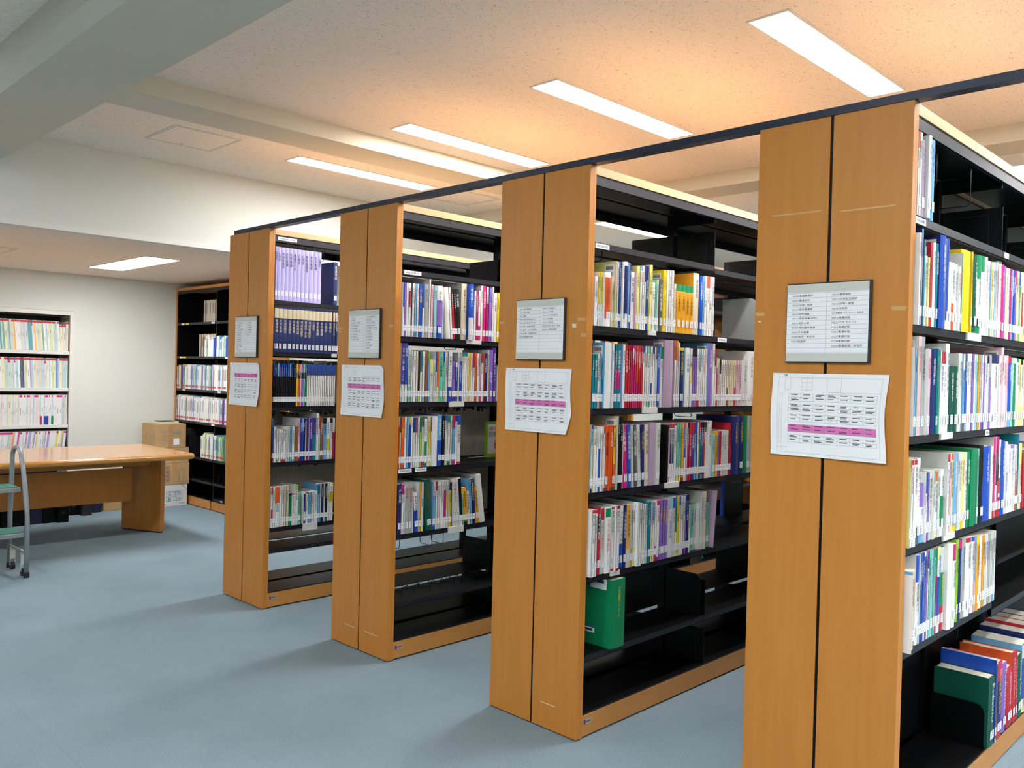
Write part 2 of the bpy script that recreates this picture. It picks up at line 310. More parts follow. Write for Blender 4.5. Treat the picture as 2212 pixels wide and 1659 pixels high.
# spines along every shelf: left edge, top, colour and marks of each
ROWS = {
# key: (unit, shelf index) -> transcription of the spines along that shelf, in crops of the photograph
('B',2): """@1270,550,9.215 80,435,W 183,345,W,uY60,tK 228,352,W,uY60,tK,P4 282,360,W,mO10-86,tn,P18,b 452,450,c 510,130,c,up45,cy,b,P8 560,150,w 598,148,B,tW 640,155,W,P8 698,152,W,mN6-86,P10 785,170,b 808,185,V,tW 832,350,W,cg,b 915,355,W,tK,cp,P6 950,228,y,cy,P4 1010,225,W,ub8,tr,P6 1060,228,W,me45-52 1100,232,W,uV25 1132,245,B,uN20,tW 1180,215,y,P6,tG 1262,560,W,tG 1318,505,e 1350,500,w 1390,495,G,tW,P4 1475,315,Y,cY,b,P6 1545,318,W,tY 1590,322,w,tK 1640,325,W,tB 1690,590,c,tn
@1450,550,9.215 80,600,o,tK,uE14,P6 192,612,o,tK,uE14,P6 272,630,o,tK,uE14,P6 350,640,o,tK,uE14,P6 432,385,c,co,P4 545,430,B,tW,P6 606,430,b 640,435,W,up20,tK 690,440,W,uO20,tK 740,448,W,up20,tK 790,455,w 845,-""",
('B',3): """@1265,720,9.215 88,425,t,tW,lt20 158,425,t,tW 218,400,w,lm30 268,440,b,ln20 300,620,t 330,190,W,cb,b,P12,tr,x 505,215,W,tB 550,220,v,uK18 562,222,t,mP40-70 612,220,t,mP40-70 690,225,W,cb,P6 768,228,r,tW 825,240,r,tW 868,240,r,tW 905,240,P,mw5-20,tW 950,245,P,tW 990,250,O,uO80,lP40 1030,250,r 1075,255,r,tW 1118,262,W,uB10,tB 1155,262,w,tK 1200,262,W,ue12,tK,le10 1250,265,W,uE12,tK,lE10 1268,270,W,mB60-85,tK 1310,265,W,uN12,tK 1350,270,w 1375,280,w,un20 1405,270,B,tW 1465,275,W,uE20,tK 1520,85,m,cm,b,P14,tO,x 1735,85,m,uO30,tK
@1450,720,9.215 45,85,W,uO30,tK 80,90,w,uo30,tK 118,190,W 150,290,N,tY,uY5 240,295,W,cs,b,P8,tB 355,305,W,mY25-60 400,305,v,uK14,tV 445,308,v,uK14,tV 490,310,W,tK,lr20 540,320,W,us40 575,315,W,cb 610,318,W,tr 655,318,W,tr 692,138,v,b,P8,cb,x 800,210,W,tN 845,310,W,ur30,tK 880,490,P,uc20 905,500,c 945,530,W,uK30 975,530,W,tK 1010,535,W,tr 1050,540,W,tK 1085,540,c,ln40 1120,545,c,tn 1150,548,c,tr 1185,550,c,tn 1235,545,c,lP40 1270,545,p 1300,545,p 1340,548,p 1380,550,w,cw,P4,tG 1520,365,W,cW,P2,tK 1650,-""",
('B',4): """@1260,880,8.295 65,580,s,tK 115,320,w,uV6,mb8-30,lN6,tK 148,320,y,uV6,tK 160,345,W,ue4,tG 215,345,W,tK 250,350,W,mB34-80,lB8 285,350,W,tK 322,345,w,tN 345,350,W,ur10,tN,lr5 372,330,O,tK,lG5 440,330,O,lG5,P8,x 510,330,O,mY3-60,tK,lG5 565,155,w,cc,b,P5,x 605,165,K,tW 642,165,K,tW 685,300,W,tK 712,310,P,tW,D4 800,310,B,tW,D4 868,330,w,D4 905,312,G,tW,D4 975,315,w,D4 1030,312,N,tY,D2 1100,310,c,tN,D2 1165,275,m,cm,P8,x 1290,280,w,tK,P8 1370,-
@1440,880,8.295 0,320,K,x 15,290,p,tK,ur8 35,290,W,ur8,mN10-68,tW 75,290,W,ur8,mN10-68,tW 115,285,W,ur4,tG 160,280,e,tN,ly25 205,280,e,tN,ly25 248,280,o,tn,lr6 292,280,W,uO8,mB8-60,tW 330,275,w 355,270,P,uK20,tW,lP10 385,268,r,ur20,tW 432,270,V,ur20,tW 475,268,b,uB20,tK 515,268,V,uN20 530,270,W 562,265,E,ur18,tW,lt8 598,265,B,uK18,tW,lb8 632,262,r,uK18,tW 665,262,W,uK18,tW 700,240,W,tK,uv6,P6 735,240,W,tK 785,240,w,cw 790,480,s,b 865,430,o,tK 905,430,v,tK 935,430,r,tK 962,430,W,tV 990,430,w 1010,410,w,tG 1055,410,w,tG 1100,280,r,tK 1140,155,N,tY,cN,P10,x 1290,145,N,tY 1365,150,E,cE,P6,x 1420,155,g,tY 1480,155,g,tY 1520,-""",
('B',5): """@1255,1060,8.295 60,370,W,tK 100,345,W,cW,P14,x,tK,b 180,345,W,tK,P14,ur5 235,345,W,tK,P14,ur5 272,305,r,mK12-40,tW,lr10 335,310,w,ur18,tr 395,310,W,cW,P10,uE14,tr 520,285,W,ur4,tK,lr4 575,265,W,cW,P8 620,268,W,ur5,tK,lr4,P8 675,270,B,uW60,tK,lN4 742,255,N,tW 805,250,w,uo70,tK 870,240,w,lo30,tK 905,240,W,ly30,tK 950,215,W,cW,P14,b,x 1030,225,W,tK,P14 1070,240,W,tK 1105,245,W,tK 1135,245,w,ug18,tK 1175,195,t,tW,P4 1230,200,W,tB,uw5,ly40 1262,205,W,ub30,ly20 1300,200,W,tK,lP25 1340,170,W,uP8,tP,lP6 1395,160,v,tY 1445,160,v,tY 1490,160,v,tY 1545,165,W,up30,tP
@1420,1050,8.295 190,200,W,us20,tB 255,205,w,uB18,tG 300,185,W,ut60 328,180,Y,tK,ly4 372,185,W,uB15,tK 400,180,W,tK 440,180,w,tK,lB15 480,165,v,uB35,lP20 500,155,N,tW 545,340,W,K3 575,310,e,cE,K25 640,320,w,tK,K25 672,305,W,tb,K15 750,100,w,tK,K8 810,92,c,tB,K6 865,290,e,K20 905,90,m,cm,P8,x,R5,tr 988,-""",
('B',6): """@1240,1050,4.148 330,810,E,tY,P20,x,cE 455,-""",
('A',1): """@1920,200,4.147 235,285,W,uO20,tK 265,320,w,cw 285,440,m,cw 320,325,W,cw,P10 375,370,b,tB 405,-""",
('A',2): """@1960,480,6.381 75,160,W,cW,P12,tV,x 140,150,W,tV 165,35,m,tV,ub8,cN 190,240,t,tW,P3 222,470,w,tK 262,490,y,tK 290,285,r,cr,b,tr 325,290,W,tK,P3 375,305,t,P2 410,125,B,cN,b,P10,tW,x 525,130,W,uB90,tB 558,560,W,tp 605,570,W,lO40 640,590,W,tG 680,620,W,tr,P3 722,430,t,cw,b,P4 738,415,Y,cY,b,P4,x 862,415,Y,tK 880,460,T,cE,P4,tW 955,470,w,uE30,lE20,tG 1010,480,W,tB,uE20 1055,490,W,tG 1090,540,W,tB 1115,550,b 1130,555,y 1155,560,W 1180,565,s,tG 1200,570,p,tr 1225,555,W,cw,tK,P6,uE3 1285,595,P,tY 1320,620,v 1345,640,y,uw10 1370,645,W,ug10,tK 1400,650,P,tW 1420,665,b,tW 1445,670,B,tW 1465,675,v,uP20 1485,680,y 1505,685,W,tB 1520,690,l,uB20 1540,695,W 1560,700,r,uc30,ly20 1595,710,y 1640,-""",
('A',3): """@1950,710,6.637 88,270,W,ur10,tK,P8 130,280,w,mB8-20,tK 150,290,b,tK 175,80,c,cw,b,P3 205,85,p,P3,tn 250,90,g,tK,cN 300,290,W,tv,ls20,P8 340,300,p,tr 375,310,N,cB,b,P2,tW,x 465,290,t,tW 485,320,W,ce,P6 530,330,W,ur15,tV 565,335,W,ur15,tV 600,220,W,cw,b 655,540,T,tW,P2 720,545,T,tW,P2 790,360,w,cw 840,365,b,uc20,tN,ln12 870,365,B,tY,lb10 900,365,W,tG 935,365,W,tG 975,370,v,tV 1000,370,W,uw5,tE 1030,372,s,tK 1060,375,o,tr 1085,378,w,ub30,tr 1110,380,W,tr,lP20 1135,385,v,tV,lB10 1165,390,w,tK 1195,400,w,uK10 1225,390,v,ug30 1260,385,W,cw,b,uN12 1370,390,w,tr 1400,230,p,cp,b 1430,390,w,tr 1465,390,p,tr 1500,400,B,ur10,tW,lb20 1545,420,s,tW 1570,425,E,cE,uw8 1620,430,W,tK,uE6 1650,440,y,tG 1680,450,W,tK,uK8,ly30 1710,450,c,uY20 1740,455,t 1790,-""",
('A',4): """@1945,930,6.146 60,385,y,uv10,tK,P6 90,390,W,uO14,tK,P6 120,390,W,ur6,tr,P6 150,385,W,ur6,tK,P10 205,365,W,cw,tG,lG20 250,690,W,uv40,tB,lb15 300,560,W,uB30,tV,P4 340,560,v,tV 365,540,w 405,530,W,ue20,tK,ly20,P4 445,540,W,uO15,tK 480,520,w,tE 510,510,W,tK,mE40-85,P3 565,305,W,cw,P10,tr,x 600,310,W,tV,ur10 630,310,p,tV 655,305,y,uO8,tK 690,300,b,tW,lY8 740,300,w,tK 765,295,W,tG 795,290,y,tr,lY12 835,290,W,tK,uw20 870,285,E,tW 905,250,E,tW,P8,x,cE 1000,240,e,tG 1020,200,K,tK,P6,cK 1095,205,B,cB,b,P4,x 1190,210,W,tN 1220,70,P,cw,uP20,tK,lr15 1245,75,W,uP20,mK20-60,lr20 1265,75,P,uP20,mK20-55,lr20 1285,120,W,tK,mO50-70,lr25 1320,140,B,tW,cW 1380,150,w,tB,uw40 1415,190,W,cw,tv 1450,190,W,tB,uv5 1490,190,W,tG 1510,190,O,uw40 1530,45,t,ct,tN,uB20 1550,170,c,tr,uy30 1610,-""",
('A',5): """@1935,1140,6.146 62,640,W,cW,P22 130,600,b,uW20,tB,lW20,P20 170,560,c,cc,P10,tn 250,360,W,uB30,tK 290,350,w,tK 305,330,B,tW 330,325,B,tW 350,320,W,mB5-80 375,315,v,tV 395,310,W,uV20 415,290,e,cr 440,290,s,tG 480,280,e,tG,uE10 505,270,P,uE30,tK 540,250,W,uy15,mB35-80,tB 580,250,E,uw30,lr30,tY 625,215,W,cW,b,P14,x 745,210,W,uP20,tK,P14 785,160,l,tK 820,160,N,uP10,tb 865,140,g,cg 905,120,W,ur6,tK,P4 990,115,W,uB6,tK 1025,110,p,ub60,tK 1045,105,o,uY10,tK,P4 1100,100,W,tr 1130,95,o,tK 1155,90,w,tr 1180,85,W,tB 1205,80,g,tG 1230,70,w,tG,lc10 1250,60,W,tK 1265,50,w,tG,lb15 1285,40,W,tG 1305,-""",
('A',7): """@1990,1290,5.185 755,870,T,cT,P6,tW 818,700,y,mN5-95,cB,P6 835,700,r,tY,uP20,mN25-80,P2 905,710,v,tW,cV 960,760,r,tW,cn,D-3 1020,600,r,tW,cO,D-3 1050,600,r,tW,D-3 1075,620,T,tW,D-3 1135,490,B,uw20,ly20,cb,D-3 1200,380,N,tY 1260,300,r,tW 1320,260,K,tW 1380,220,B,tW 1440,-""",
('C',2): """@855,580,9.413 60,280,W,tG 110,290,W,uB45,tK 160,290,v 200,295,W,tP 240,300,W,mr15-45,tK 295,300,w,uK90,tN 318,305,W,tK 365,310,b,tK,cb 410,315,w,tP 455,320,B,tY,cB 525,320,W,uB45,tB 570,325,g,tG,cG 655,175,W,cw,b,tp 695,330,p,tr 750,350,s,tN,P4 822,360,W,mv28-76,lB24,tK,P8,b 945,385,W,tr 1020,400,W,cw,b,P4,D-5,x 1115,400,W,tr,D-5 1160,430,r,uK30,D-5 1210,430,K,tW,D-5 1260,430,K,tW,D-5 1325,220,c,cW,K5 1435,220,w,uB60,tW,cB,P12 1575,460,W 1620,460,P,tW 1660,460,W,tr,lP30 1710,350,W,tK 1755,360,P,cP,b 1820,380,P,uW30,tN 1870,400,v,tB,P4 1940,330,w,cw,b 1980,500,W,tK 2045,495,Y,tK,cY 2090,-""",
('C',3): """@850,730,9.413 75,45,w,uV70,tW 150,50,w,uV70,tW 215,55,w,uB70,tW 275,250,e,uw70,tK 340,260,w,tG 385,265,W,tG 440,270,W,tP,lb20 485,270,Y,uK90,tK 525,270,W,ut40,tG 570,275,W,tV,lb10 630,255,n,tn,cn 690,280,b,ul20,tB 725,440,w,uy30,tG 800,445,w,uy30,tG 840,280,w,uB40,tG 870,280,y,uO70,tn 905,290,e,ce,b,P3,tK 1000,290,e,uB20,tK 1030,290,w,tG 1090,285,W,uW68,lB30,tK,P6,cB 1180,480,v,tV,lV10 1245,500,B,tW,uW12 1290,300,w,cg,b 1330,480,B,tW 1380,300,W,ut8,tK 1420,300,W,ut8,tK 1455,300,W,ut8,tK 1490,305,c,tK 1520,305,Y,tK 1550,310,W,tr 1590,310,W,ur30,tV 1640,310,O,tn 1680,320,W,tP 1730,320,m,tP,lP20 1765,320,W,ur20,tE 1815,320,O,tn 1835,320,N,tW,lN5 1890,250,w,cw,tK 1930,250,v,uv40,cW,P4 2010,180,V,tW,P4 2070,-""",
('C',4): """@845,880,9.413 85,390,O,tr 140,200,w,uN30,tG 185,200,O,uO20,tY 250,200,W 300,200,b,tW,lb10 345,205,B,uY15,tB 390,205,W 425,205,w,uB30,tK 480,210,W,uP30,tG 520,200,W,uW20,tK 565,200,l,uE30,tK 600,190,w,uG20,tG,lP10 660,190,W,uE4,mE50-80,lt8,tE 720,190,W,tK 745,190,y,mY20-65,tK 790,190,W,uP30,tK 810,180,W,cW,P8,x 930,150,B,ub50,cB 1020,170,K,uK20,tW,lK5 1075,170,w,uB10,tG 1130,170,W,uE14,tK,lE8 1185,170,w,tK 1225,165,b,ur25,tB,lP8 1280,165,W,uV12,tK 1330,165,W,uB20,tK,lr5 1400,-""",
('C',5): """@840,1010,7.898 90,280,N,tW,cN,P4 205,290,W,uP20,tN,lp10 245,290,w,tK 265,260,g,tr 330,255,g,tr,cg 395,420,W,tK 440,420,B,uW45,tK,D-3 500,260,o,cW,b,tY 535,250,w,up30,tB,ly10 630,200,T,cT,P4,tn,D-4 740,240,b,uw30,tr,lB8 785,230,W,ur20,tV 815,225,w,tK 855,225,W,tr 885,220,W,tG 925,225,W,mP20-80,tK 960,225,w,mY30-60,tK 1000,220,w,cw 1018,390,Y,tK 1050,250,N,uK20,lY10 1090,190,w,cg,tr,D-4 1210,180,W,uK90,D-5 1260,430,e,uw20,D-5 1290,340,o,tK,lK10,D-5 1345,400,c,D-5 1395,190,b,tB,D-5 1430,180,N,uG40,D-5 1480,330,o,tG,D-6 1550,115,W,cW,tB,P4,D-9,x 1645,-""",
('D',2): """@580,520,11.85 110,150,L,tK 215,165,L,tK 310,180,L,tK 408,190,L,tK 510,205,L,tK 612,220,L,tK 712,235,L,tK 818,250,L,tK 915,262,L,tK 1018,275,L,tK 1140,290,L,tK 1240,305,L,tK 1340,- 1660,560,I,cI,tc,P4 1760,-""",
('D',3): """@578,655,13.82 90,90,I,tc,mc4-25 180,105,I,tc,mc4-25 318,115,I,tc,mc4-25 435,130,I,tc,mc4-25 580,140,I,tc,mc4-25 715,150,I,tc,mc4-25 825,160,I,tc,mc4-25 945,165,I,tc,mc4-25 1065,175,I,tc,mc4-25 1180,185,I,tc,mc4-25 1300,195,I,tc,mc4-25 1410,205,I,tc,mc4-25 1540,215,I,tc,mc4-25 1660,220,I,tc,mc4-25 1785,230,I,tc,mc4-25 1925,235,I,tc,mc4-25 2010,240,I,tc,mc4-25 2080,-""",
('D',4): """@575,775,14.27 95,150,K,uB30,tg 145,150,K,uB30,tg 205,150,K,uB30,tg 265,150,K,uN30,tg 330,150,K,ub30,tg 385,152,K,uN30,tg 445,152,K,uB30,tg 510,155,K,uB30,tg 570,158,K,uB30,tg 635,160,K,uB30,tg 695,160,K,ub30,tg 760,162,K,uN30,tg 825,165,K,uN30,tg 905,165,Y,mK20-34,tW 970,168,O,mK20-34,tW 1020,170,p,mK20-34,tW 1080,172,v,mK20-34,tW 1130,174,s,mK20-34,tW 1180,176,E,mK20-34,tW 1240,180,W,uB26,tG 1290,180,W,uB26,tG 1345,182,W,uB26,tG 1400,184,W,uB26,tG 1450,186,W,uB26,tG 1505,188,W,uB26,tG 1560,190,W,uB26,tG 1615,192,W,uB26,tG 1670,194,W,uB26,tG 1725,196,W,uB26,tG 1780,198,W,uB26,tG 1835,200,W,uB26,tG 1890,202,W,uB26,tG 1945,204,W,uB26,tG 2000,206,W,uB26,tG 2060,208,W,uB26,tG 2110,-""",
('D',5): """@573,885,13.27 90,270,K,uw12,mE14-35,lr30 140,270,B,lr20,tW,P3 225,490,w,tK 310,600,W,le10,tP 370,570,W,tG 440,570,w,tV,lr8 500,570,W,ug5,lr8 570,500,W,tK 600,490,w,tE 640,490,w,tG,le10 690,490,b,tB 745,490,W,tK,le6 825,490,n,tn 925,245,W,up60,tr,lP8 985,250,V,uB30,tW 1035,250,B,ub30,tW 1085,250,N,uK10,tW 1130,250,w,uB8 1165,245,r,uV90,tr 1230,245,W 1250,245,V,tW 1345,245,t,uV40,tn 1440,100,W,cw,b 1520,190,w,uO30 1560,250,n,tW 1640,240,b,uK14,tN 1750,240,W,mY50-80,tB 1840,240,w,uK12,tK 1910,240,W,lr65,x 1980,-""",
('D',6): """@573,1010,8.73 40,370,W,tB 65,370,W,ur18,mr55-85,tK 130,370,w,tE 180,365,W,tN,uO40 265,360,W,tN 300,355,W,tN 340,350,c,tn 385,345,c,tn 435,480,E,uN10,tT 490,490,W,ur4,tr 552,330,W,ul10,tK,P2 612,475,e,tT 660,- 715,490,W,mV2-60,lV10 750,460,W,tG,ur5 800,465,b,tB 855,460,w,tG 910,440,W,tG,P3 975,310,b,ut25,tN 1020,305,w,tG,lt15 1050,300,N,tW 1085,300,w,tK 1120,300,K,tW,lt10 1155,290,W,tG 1195,285,W,mY25-50,tG 1270,-""",
}

# ------------------------------------------------------------------ bookcases
UN = {'A': 'nearest bookcase', 'B': 'second nearest bookcase', 'C': 'third nearest bookcase', 'D': 'farthest bookcase'}
YF = {'A': -0.45963, 'B': 0.76816, 'C': 2.00549, 'D': 3.24644}
WD = 0.4971; LEN = 3.66; BAY = 0.905
SZ = {'A': {1: 1.97, 2: 1.643, 3: 1.306, 4: 0.97, 5: 0.655, 7: 0.10},
      'B': {1: 2.0, 2: 1.665, 3: 1.332, 4: 0.992, 5: 0.653, 6: 0.334, 7: 0.10},
      'C': {1: 1.975, 2: 1.638, 3: 1.306, 4: 0.97, 5: 0.636, 6: 0.291, 7: 0.10},
      'D': {2: 1.873, 3: 1.56, 4: 1.228, 5: 0.887, 6: 0.49, 7: 0.36, 8: 0.10}}
def bx(k): return 0.042 + BAY * k

def lip_label(parent, x, y, z, w, txt=None, h=0.02):
    mb = MB(); mb.box((x, y - 0.0012, z - h), (x + w, y, z), PAPER)
    for i in range(9):
        a = x + w * (0.12 + 0.085 * i); mb.quad([(a, y - 0.0015, z - h * .7), (a + w * .05, y - 0.0015, z - h * .7), (a + w * .05, y - 0.0015, z - h * .3), (a, y - 0.0015, z - h * .3)], INKL)
    return mb.build('shelf_label', parent)

def bookcase(U):
    yF = YF[U]; yB = yF + WD; yM = yF + WD / 2
    t = empty('bookcase', (0, yM, 0)); tag(t, 'double-sided wooden-ended black steel bookcase, the ' + {'A': 'nearest of the four', 'B': 'second of the four from the camera', 'C': 'third of the four from the camera', 'D': 'farthest of the four'}[U], 'bookcase', 'double-sided library bookcases in a row')
    def P(mb, name, **k):
        mb.v = [(a, b - yM, c) for a, b, c in mb.v]; return mb.build(name, t, **k)
    for (a, b) in ((yF, yM - 0.005), (yM + 0.005, yB)):
        mb = MB(); mb.box((0, a, 0.006), (0.024, b, 2.302), WOOD); P(mb, 'end_panel', bevel=0.0015)
    mb = MB(); mb.box((0.0245, yF + 0.0005, 0.004), (0.0385, yB - 0.0005, 2.301), WOOD); P(mb, 'end_trim')
    mb = MB(); mb.box((0.004, yM - 0.0048, 0.006), (0.0242, yM + 0.0048, 2.3), STEEL); P(mb, 'gap_strip')
    mb = MB(); mb.box((LEN, yF, 0.006), (LEN + 0.036, yB, 2.302), WOOD); P(mb, 'end_panel')
    mb = MB(); mb.box((0.039, yF + 0.002, 2.268), (LEN - .0005, yF + 0.075, 2.301), WOOD_TOP); P(mb, 'top_board')
    mb = MB(); mb.box((0.039, yB - 0.075, 2.268), (LEN - .0005, yB - 0.002, 2.301), WOOD_TOP); P(mb, 'top_board')
    mb = MB(); mb.box((0.039, yF + 0.0755, 2.270), (LEN - .0005, yB - 0.0755, 2.298), WOOD_TOP); P(mb, 'top_plate')
    mb = MB(); mb.box((0.0388, yF + 0.0215, 0.094), (0.0408, yB - 0.0215, 2.2675), STEEL); P(mb, 'side_liner')
    # steel canopy under each top board
    for (a, b, s) in ((yF + 0.006, yM - 0.02, 1), (yM + 0.02, yB - 0.006, -1)):
        mb = MB(); mb.box((0.04, a, 2.262), (LEN - .001, b, 2.2675), STEEL)
        e = a if s > 0 else b - 0.002
        mb.box((0.04, e, 2.226), (LEN - .001, e + 0.002, 2.262), LIP); mb.box((0.04, e - (0 if s > 0 else .012), 2.226), (LEN - .001, e + (0.014 if s > 0 else .002), 2.228), LIP)
        P(mb, 'canopy')
    for k in range(5):
        x = min(max(bx(k), 0.062), LEN - 0.022)
        mb = MB(); mb.box((x - 0.018, yM - 0.018, 0.0), (x + 0.018, yM + 0.018, 2.262), STEEL); P(mb, 'upright')
    for (a, b) in ((yF + 0.003, yF + 0.021), (yB - 0.021, yB - 0.003)):
        mb = MB(); mb.box((0.0385, a, 0.008), (LEN, b, 0.093), WOOD_H); P(mb, 'plinth', bevel=0.001)
    mb = MB(); mb.box((0.0386, yF + 0.021, 0.0), (LEN - .001, yB - 0.021, 0.012), STEEL); P(mb, 'base_tray')
    if U == 'A':  # black sheets added to darken the see-through gaps; the bookcase back is open
        mb = MB(); mb.box((0.97, yM - 0.0025, 0.10), (LEN - .001, yM + 0.0025, 0.96), STEEL); P(mb, 'back_panel')
        mb = MB(); mb.box((0.0415, yM - 0.0025, 0.10), (0.925, yM + 0.0025, 0.64), STEEL); P(mb, 'back_panel')
    # maker's plate on the plinth
    mb = MB(); mb.box((0.052, yF + 0.0018, 0.055), (0.062, yF + 0.003, 0.073), PM['V']); mb.box((0.062, yF + 0.0018, 0.055), (0.098, yF + 0.003, 0.073), PM['g'])
    for i in range(5): mb.quad([(0.065 + i * .006, yF + .0016, 0.06), (0.069 + i * .006, yF + .0016, 0.06), (0.069 + i * .006, yF + .0016, 0.068), (0.065 + i * .006, yF + .0016, 0.068)], INK)
    P(mb, 'name_plate')
    for side in (0, 1):
        for n, z in SZ[U].items():
            base = (z < 0.11)
            for k in range(4):
                x0, x1 = bx(k) + 0.001, min(bx(k + 1), LEN) - 0.001
                zz = z
                if U == 'A' and n == 5 and k >= 1: zz = z - 0.035
                if U == 'B' and n == 1 and k >= 1: zz = z - 0.012
                ya, yb = (yF + 0.004, yM - 0.02) if not side else (yM + 0.02, yB - 0.004)
                mb = MB(); mb.box((x0, ya + .001, zz - 0.004), (x1, yb - .001, zz), STEEL)
                ye = ya if not side else yb - 0.002
                h = 0.027 if not base else 0.0065
                mb.box((x0, ye, zz - h), (x1, ye + 0.002, zz), LIP)
                mb.box((x0, ye if not side else ye - 0.012, zz - h), (x1, ye + (0.014 if not side else 0.002), zz - h + 0.002), LIP)
                sh = P(mb, 'shelf')
                if n in (1, 6, 7) and not (U == 'A' and n == 7):
                    for xe in ((x0, x0 + 0.0015), (x1 - 0.0015, x1)):
                        if k == 0 and xe[0] == x0: continue
                        b = MB(); b.box((xe[0], ya + 0.004, zz), (xe[1], yb, zz + 0.165 if zz < 2.05 else 2.225), STEEL)
                        e = 0.0006
                        if xe[0] == x0: a0 = xe[1]; a1 = a0 + e
                        else: a1 = xe[0]; a0 = a1 - e
                        for (p, q_, r_, s_) in ((ya + .05, zz + .02, ya + .052, zz + .14), (yb - .02, zz + .02, yb - .018, zz + .14), (ya + .05, zz + .138, yb - .018, zz + .14)):
                            b.box((a0, p, q_), (a1, r_, s_), LIP)
                        b.v = [(p, q - yM, r) for p, q, r in b.v]; b.build('side_bracket', sh)
        # hanging bracket under the canopy
    for k in (1, 2, 3):
        mb = MB(); mb.box((bx(k) - 0.002, yF + 0.012, 2.205), (bx(k) - 0.0005, yM - 0.021, 2.2615), STEEL); P(mb, 'canopy_bracket')
    return t
units = {u: bookcase(u) for u in 'ABCD'}
def ulabel(U, n, x, w):
    t = units[U]; lip_label(t, x, YF[U] + 0.004 - t.location.y, SZ[U][n] - 0.003, w)
ulabel('A', 1, 0.046, 0.085); ulabel('A', 1, 0.965, 0.055); ulabel('B', 1, 0.046, 0.09); ulabel('B', 2, 0.99, 0.08); ulabel('C', 1, 0.055, 0.11)
ulabel('C', 4, 0.047, 0.085); ulabel('C', 4, 0.155, 0.075); ulabel('A', 3, 0.80, 0.045)
lip_label(units['D'], 0.06, YF['D'] + 0.006 - units['D'].location.y, 2.258, 0.13)
# flakes and tape left on the end panels
def residue(U, y, z, w, h, m, nm='tape_mark'):
    t = units[U]; mb = MB(); yy = y - t.location.y
    mb.quad([(-0.0006, yy, z), (-0.0006, yy - w, z - h * .1), (-0.0006, yy - w * .93, z - h), (-0.0006, yy - w * .08, z - h * .9)], m); mb.build(nm, t)
for U in 'ABCD':
    y1 = YF[U] + WD; residue(U, y1 - .002, 1.69, .035, .012, RESID); residue(U, YF[U] + .05, 1.695, .045, .014, RESID)
residue('A', y1 := (YF['A'] + WD - .012), 1.662, .012, .005, CHIP, 'chip'); residue('B', YF['B'] + .075, 1.672, .022, .018, CHIP, 'chip'); residue('C', YF['C'] + WD - .016, 1.668, .014, .006, CHIP, 'chip')
residue('B', YF['B'] + .03, 1.633, .03, .016, RESID); residue('B', YF['B'] + .2, .11, .09, .003, CHIP, 'scratch'); residue('C', YF['C'] + .2, .115, .12, .003, CHIP, 'scratch'); residue('C', YF['C'] + .38, .115, .1, .003, CHIP, 'scratch')
residue('A', YF['A'] + .45, 2.01, .18, .006, RESID); residue('A', YF['A'] + .22, 2.0, .18, .006, RESID); residue('D', YF['D'] + .3, 2.0, .05, .008, RESID)

# tie rail across the tops
rl = empty('tie_rail', (0.02, 1.4, 2.302)); tag(rl, 'long dark navy steel rail lying across the tops of all the bookcases', 'rail')
mb = MB(); mb.box((-0.022, -3.6, 0.0005), (0.024, 0.34, 0.025), RAILM); mb.build('rail_section', rl)
mb = MB(); mb.box((-0.022, 0.342, 0.0005), (0.024, 2.285, 0.025), RAILM); mb.build('rail_section', rl)

# ------------------------------------------------------------------ signs and notices on the end panels
SIGN = {'A': (['N240/看護教育学', 'N250/看護研究', 'N260/法規・制度', 'N300/母性看護学', 'N310/母性保健', 'N311/母性栄養(母乳)', 'N312/母性心理', 'N340/母性臨床看護', 'N350/不妊看護', 'N380/胎児・新生児', 'N390/助産学'],
              ['N210/看護技術', 'N211/日常生活援助', 'N212/診療・検査', 'N213/放射線', 'N214/療養指導・カウンセリング・健康教育', 'N220/看護過程', 'N221/アセスメント', 'N222/看護診断', 'N226/看護計画', 'N227/看護評価', 'N228/看護記録', 'N230/看護管理・経営学']),
        'B': (['N500/成人看護学', 'N510/成人保健', 'N511/栄養', 'N540/成人看護学(内科)', 'N560/成人看護学(外科)', 'N541/脳・神経系疾患', 'N543/血液・リンパ系疾患', 'N545/心臓・血管系疾患', 'N547/呼吸器系疾患'],
              ['N400/小児看護学', 'N410/小児保健', 'N415/小児保健(育児)', 'N411/小児栄養', 'N412/小児心理', 'N420/小児の成長・発達', 'N440/小児臨床看護']),
        'C': (['N571/がん', 'N572/難病', 'N590/感染・予防医学', 'N600/老年看護学', 'N610/老年保健', 'N615/老年保健(介護)', 'N611/老年栄養', 'N612/老年心理', 'N640/認知症(看護)'],
              ['N548/消化器系疾患', 'N549/代謝系', 'N550/腎・泌尿器系', 'N551/内分泌系疾患', 'N552/運動器・骨系疾患', 'N553/耳鼻科', 'N554/皮膚疾患', 'N555/眼科疾患', 'N561/口腔歯科', 'N562/手術', 'N563/救急看護', 'N564/麻酔', 'N565/リハビリテーション']),
        'D': (['N700/精神看護(一般)', 'N710/精神保健', 'N711/心理学', 'N740/精神臨床看護', 'N720/在宅看護', 'N730/地域看護', 'N731/リハビリ', 'N732/災害看護', 'N733/国際看護', 'N734/学校保健', 'N735/チーム医療', 'N736/ケア', 'N737/産業看護'],
              ['N100/看護学', 'N110/看護史', 'N120/看護理論', 'N130/看護倫理', 'N140/看護職', 'N150/資料'])}
PROWS = {'A': 4, 'B': 3, 'C': 2, 'D': 1}
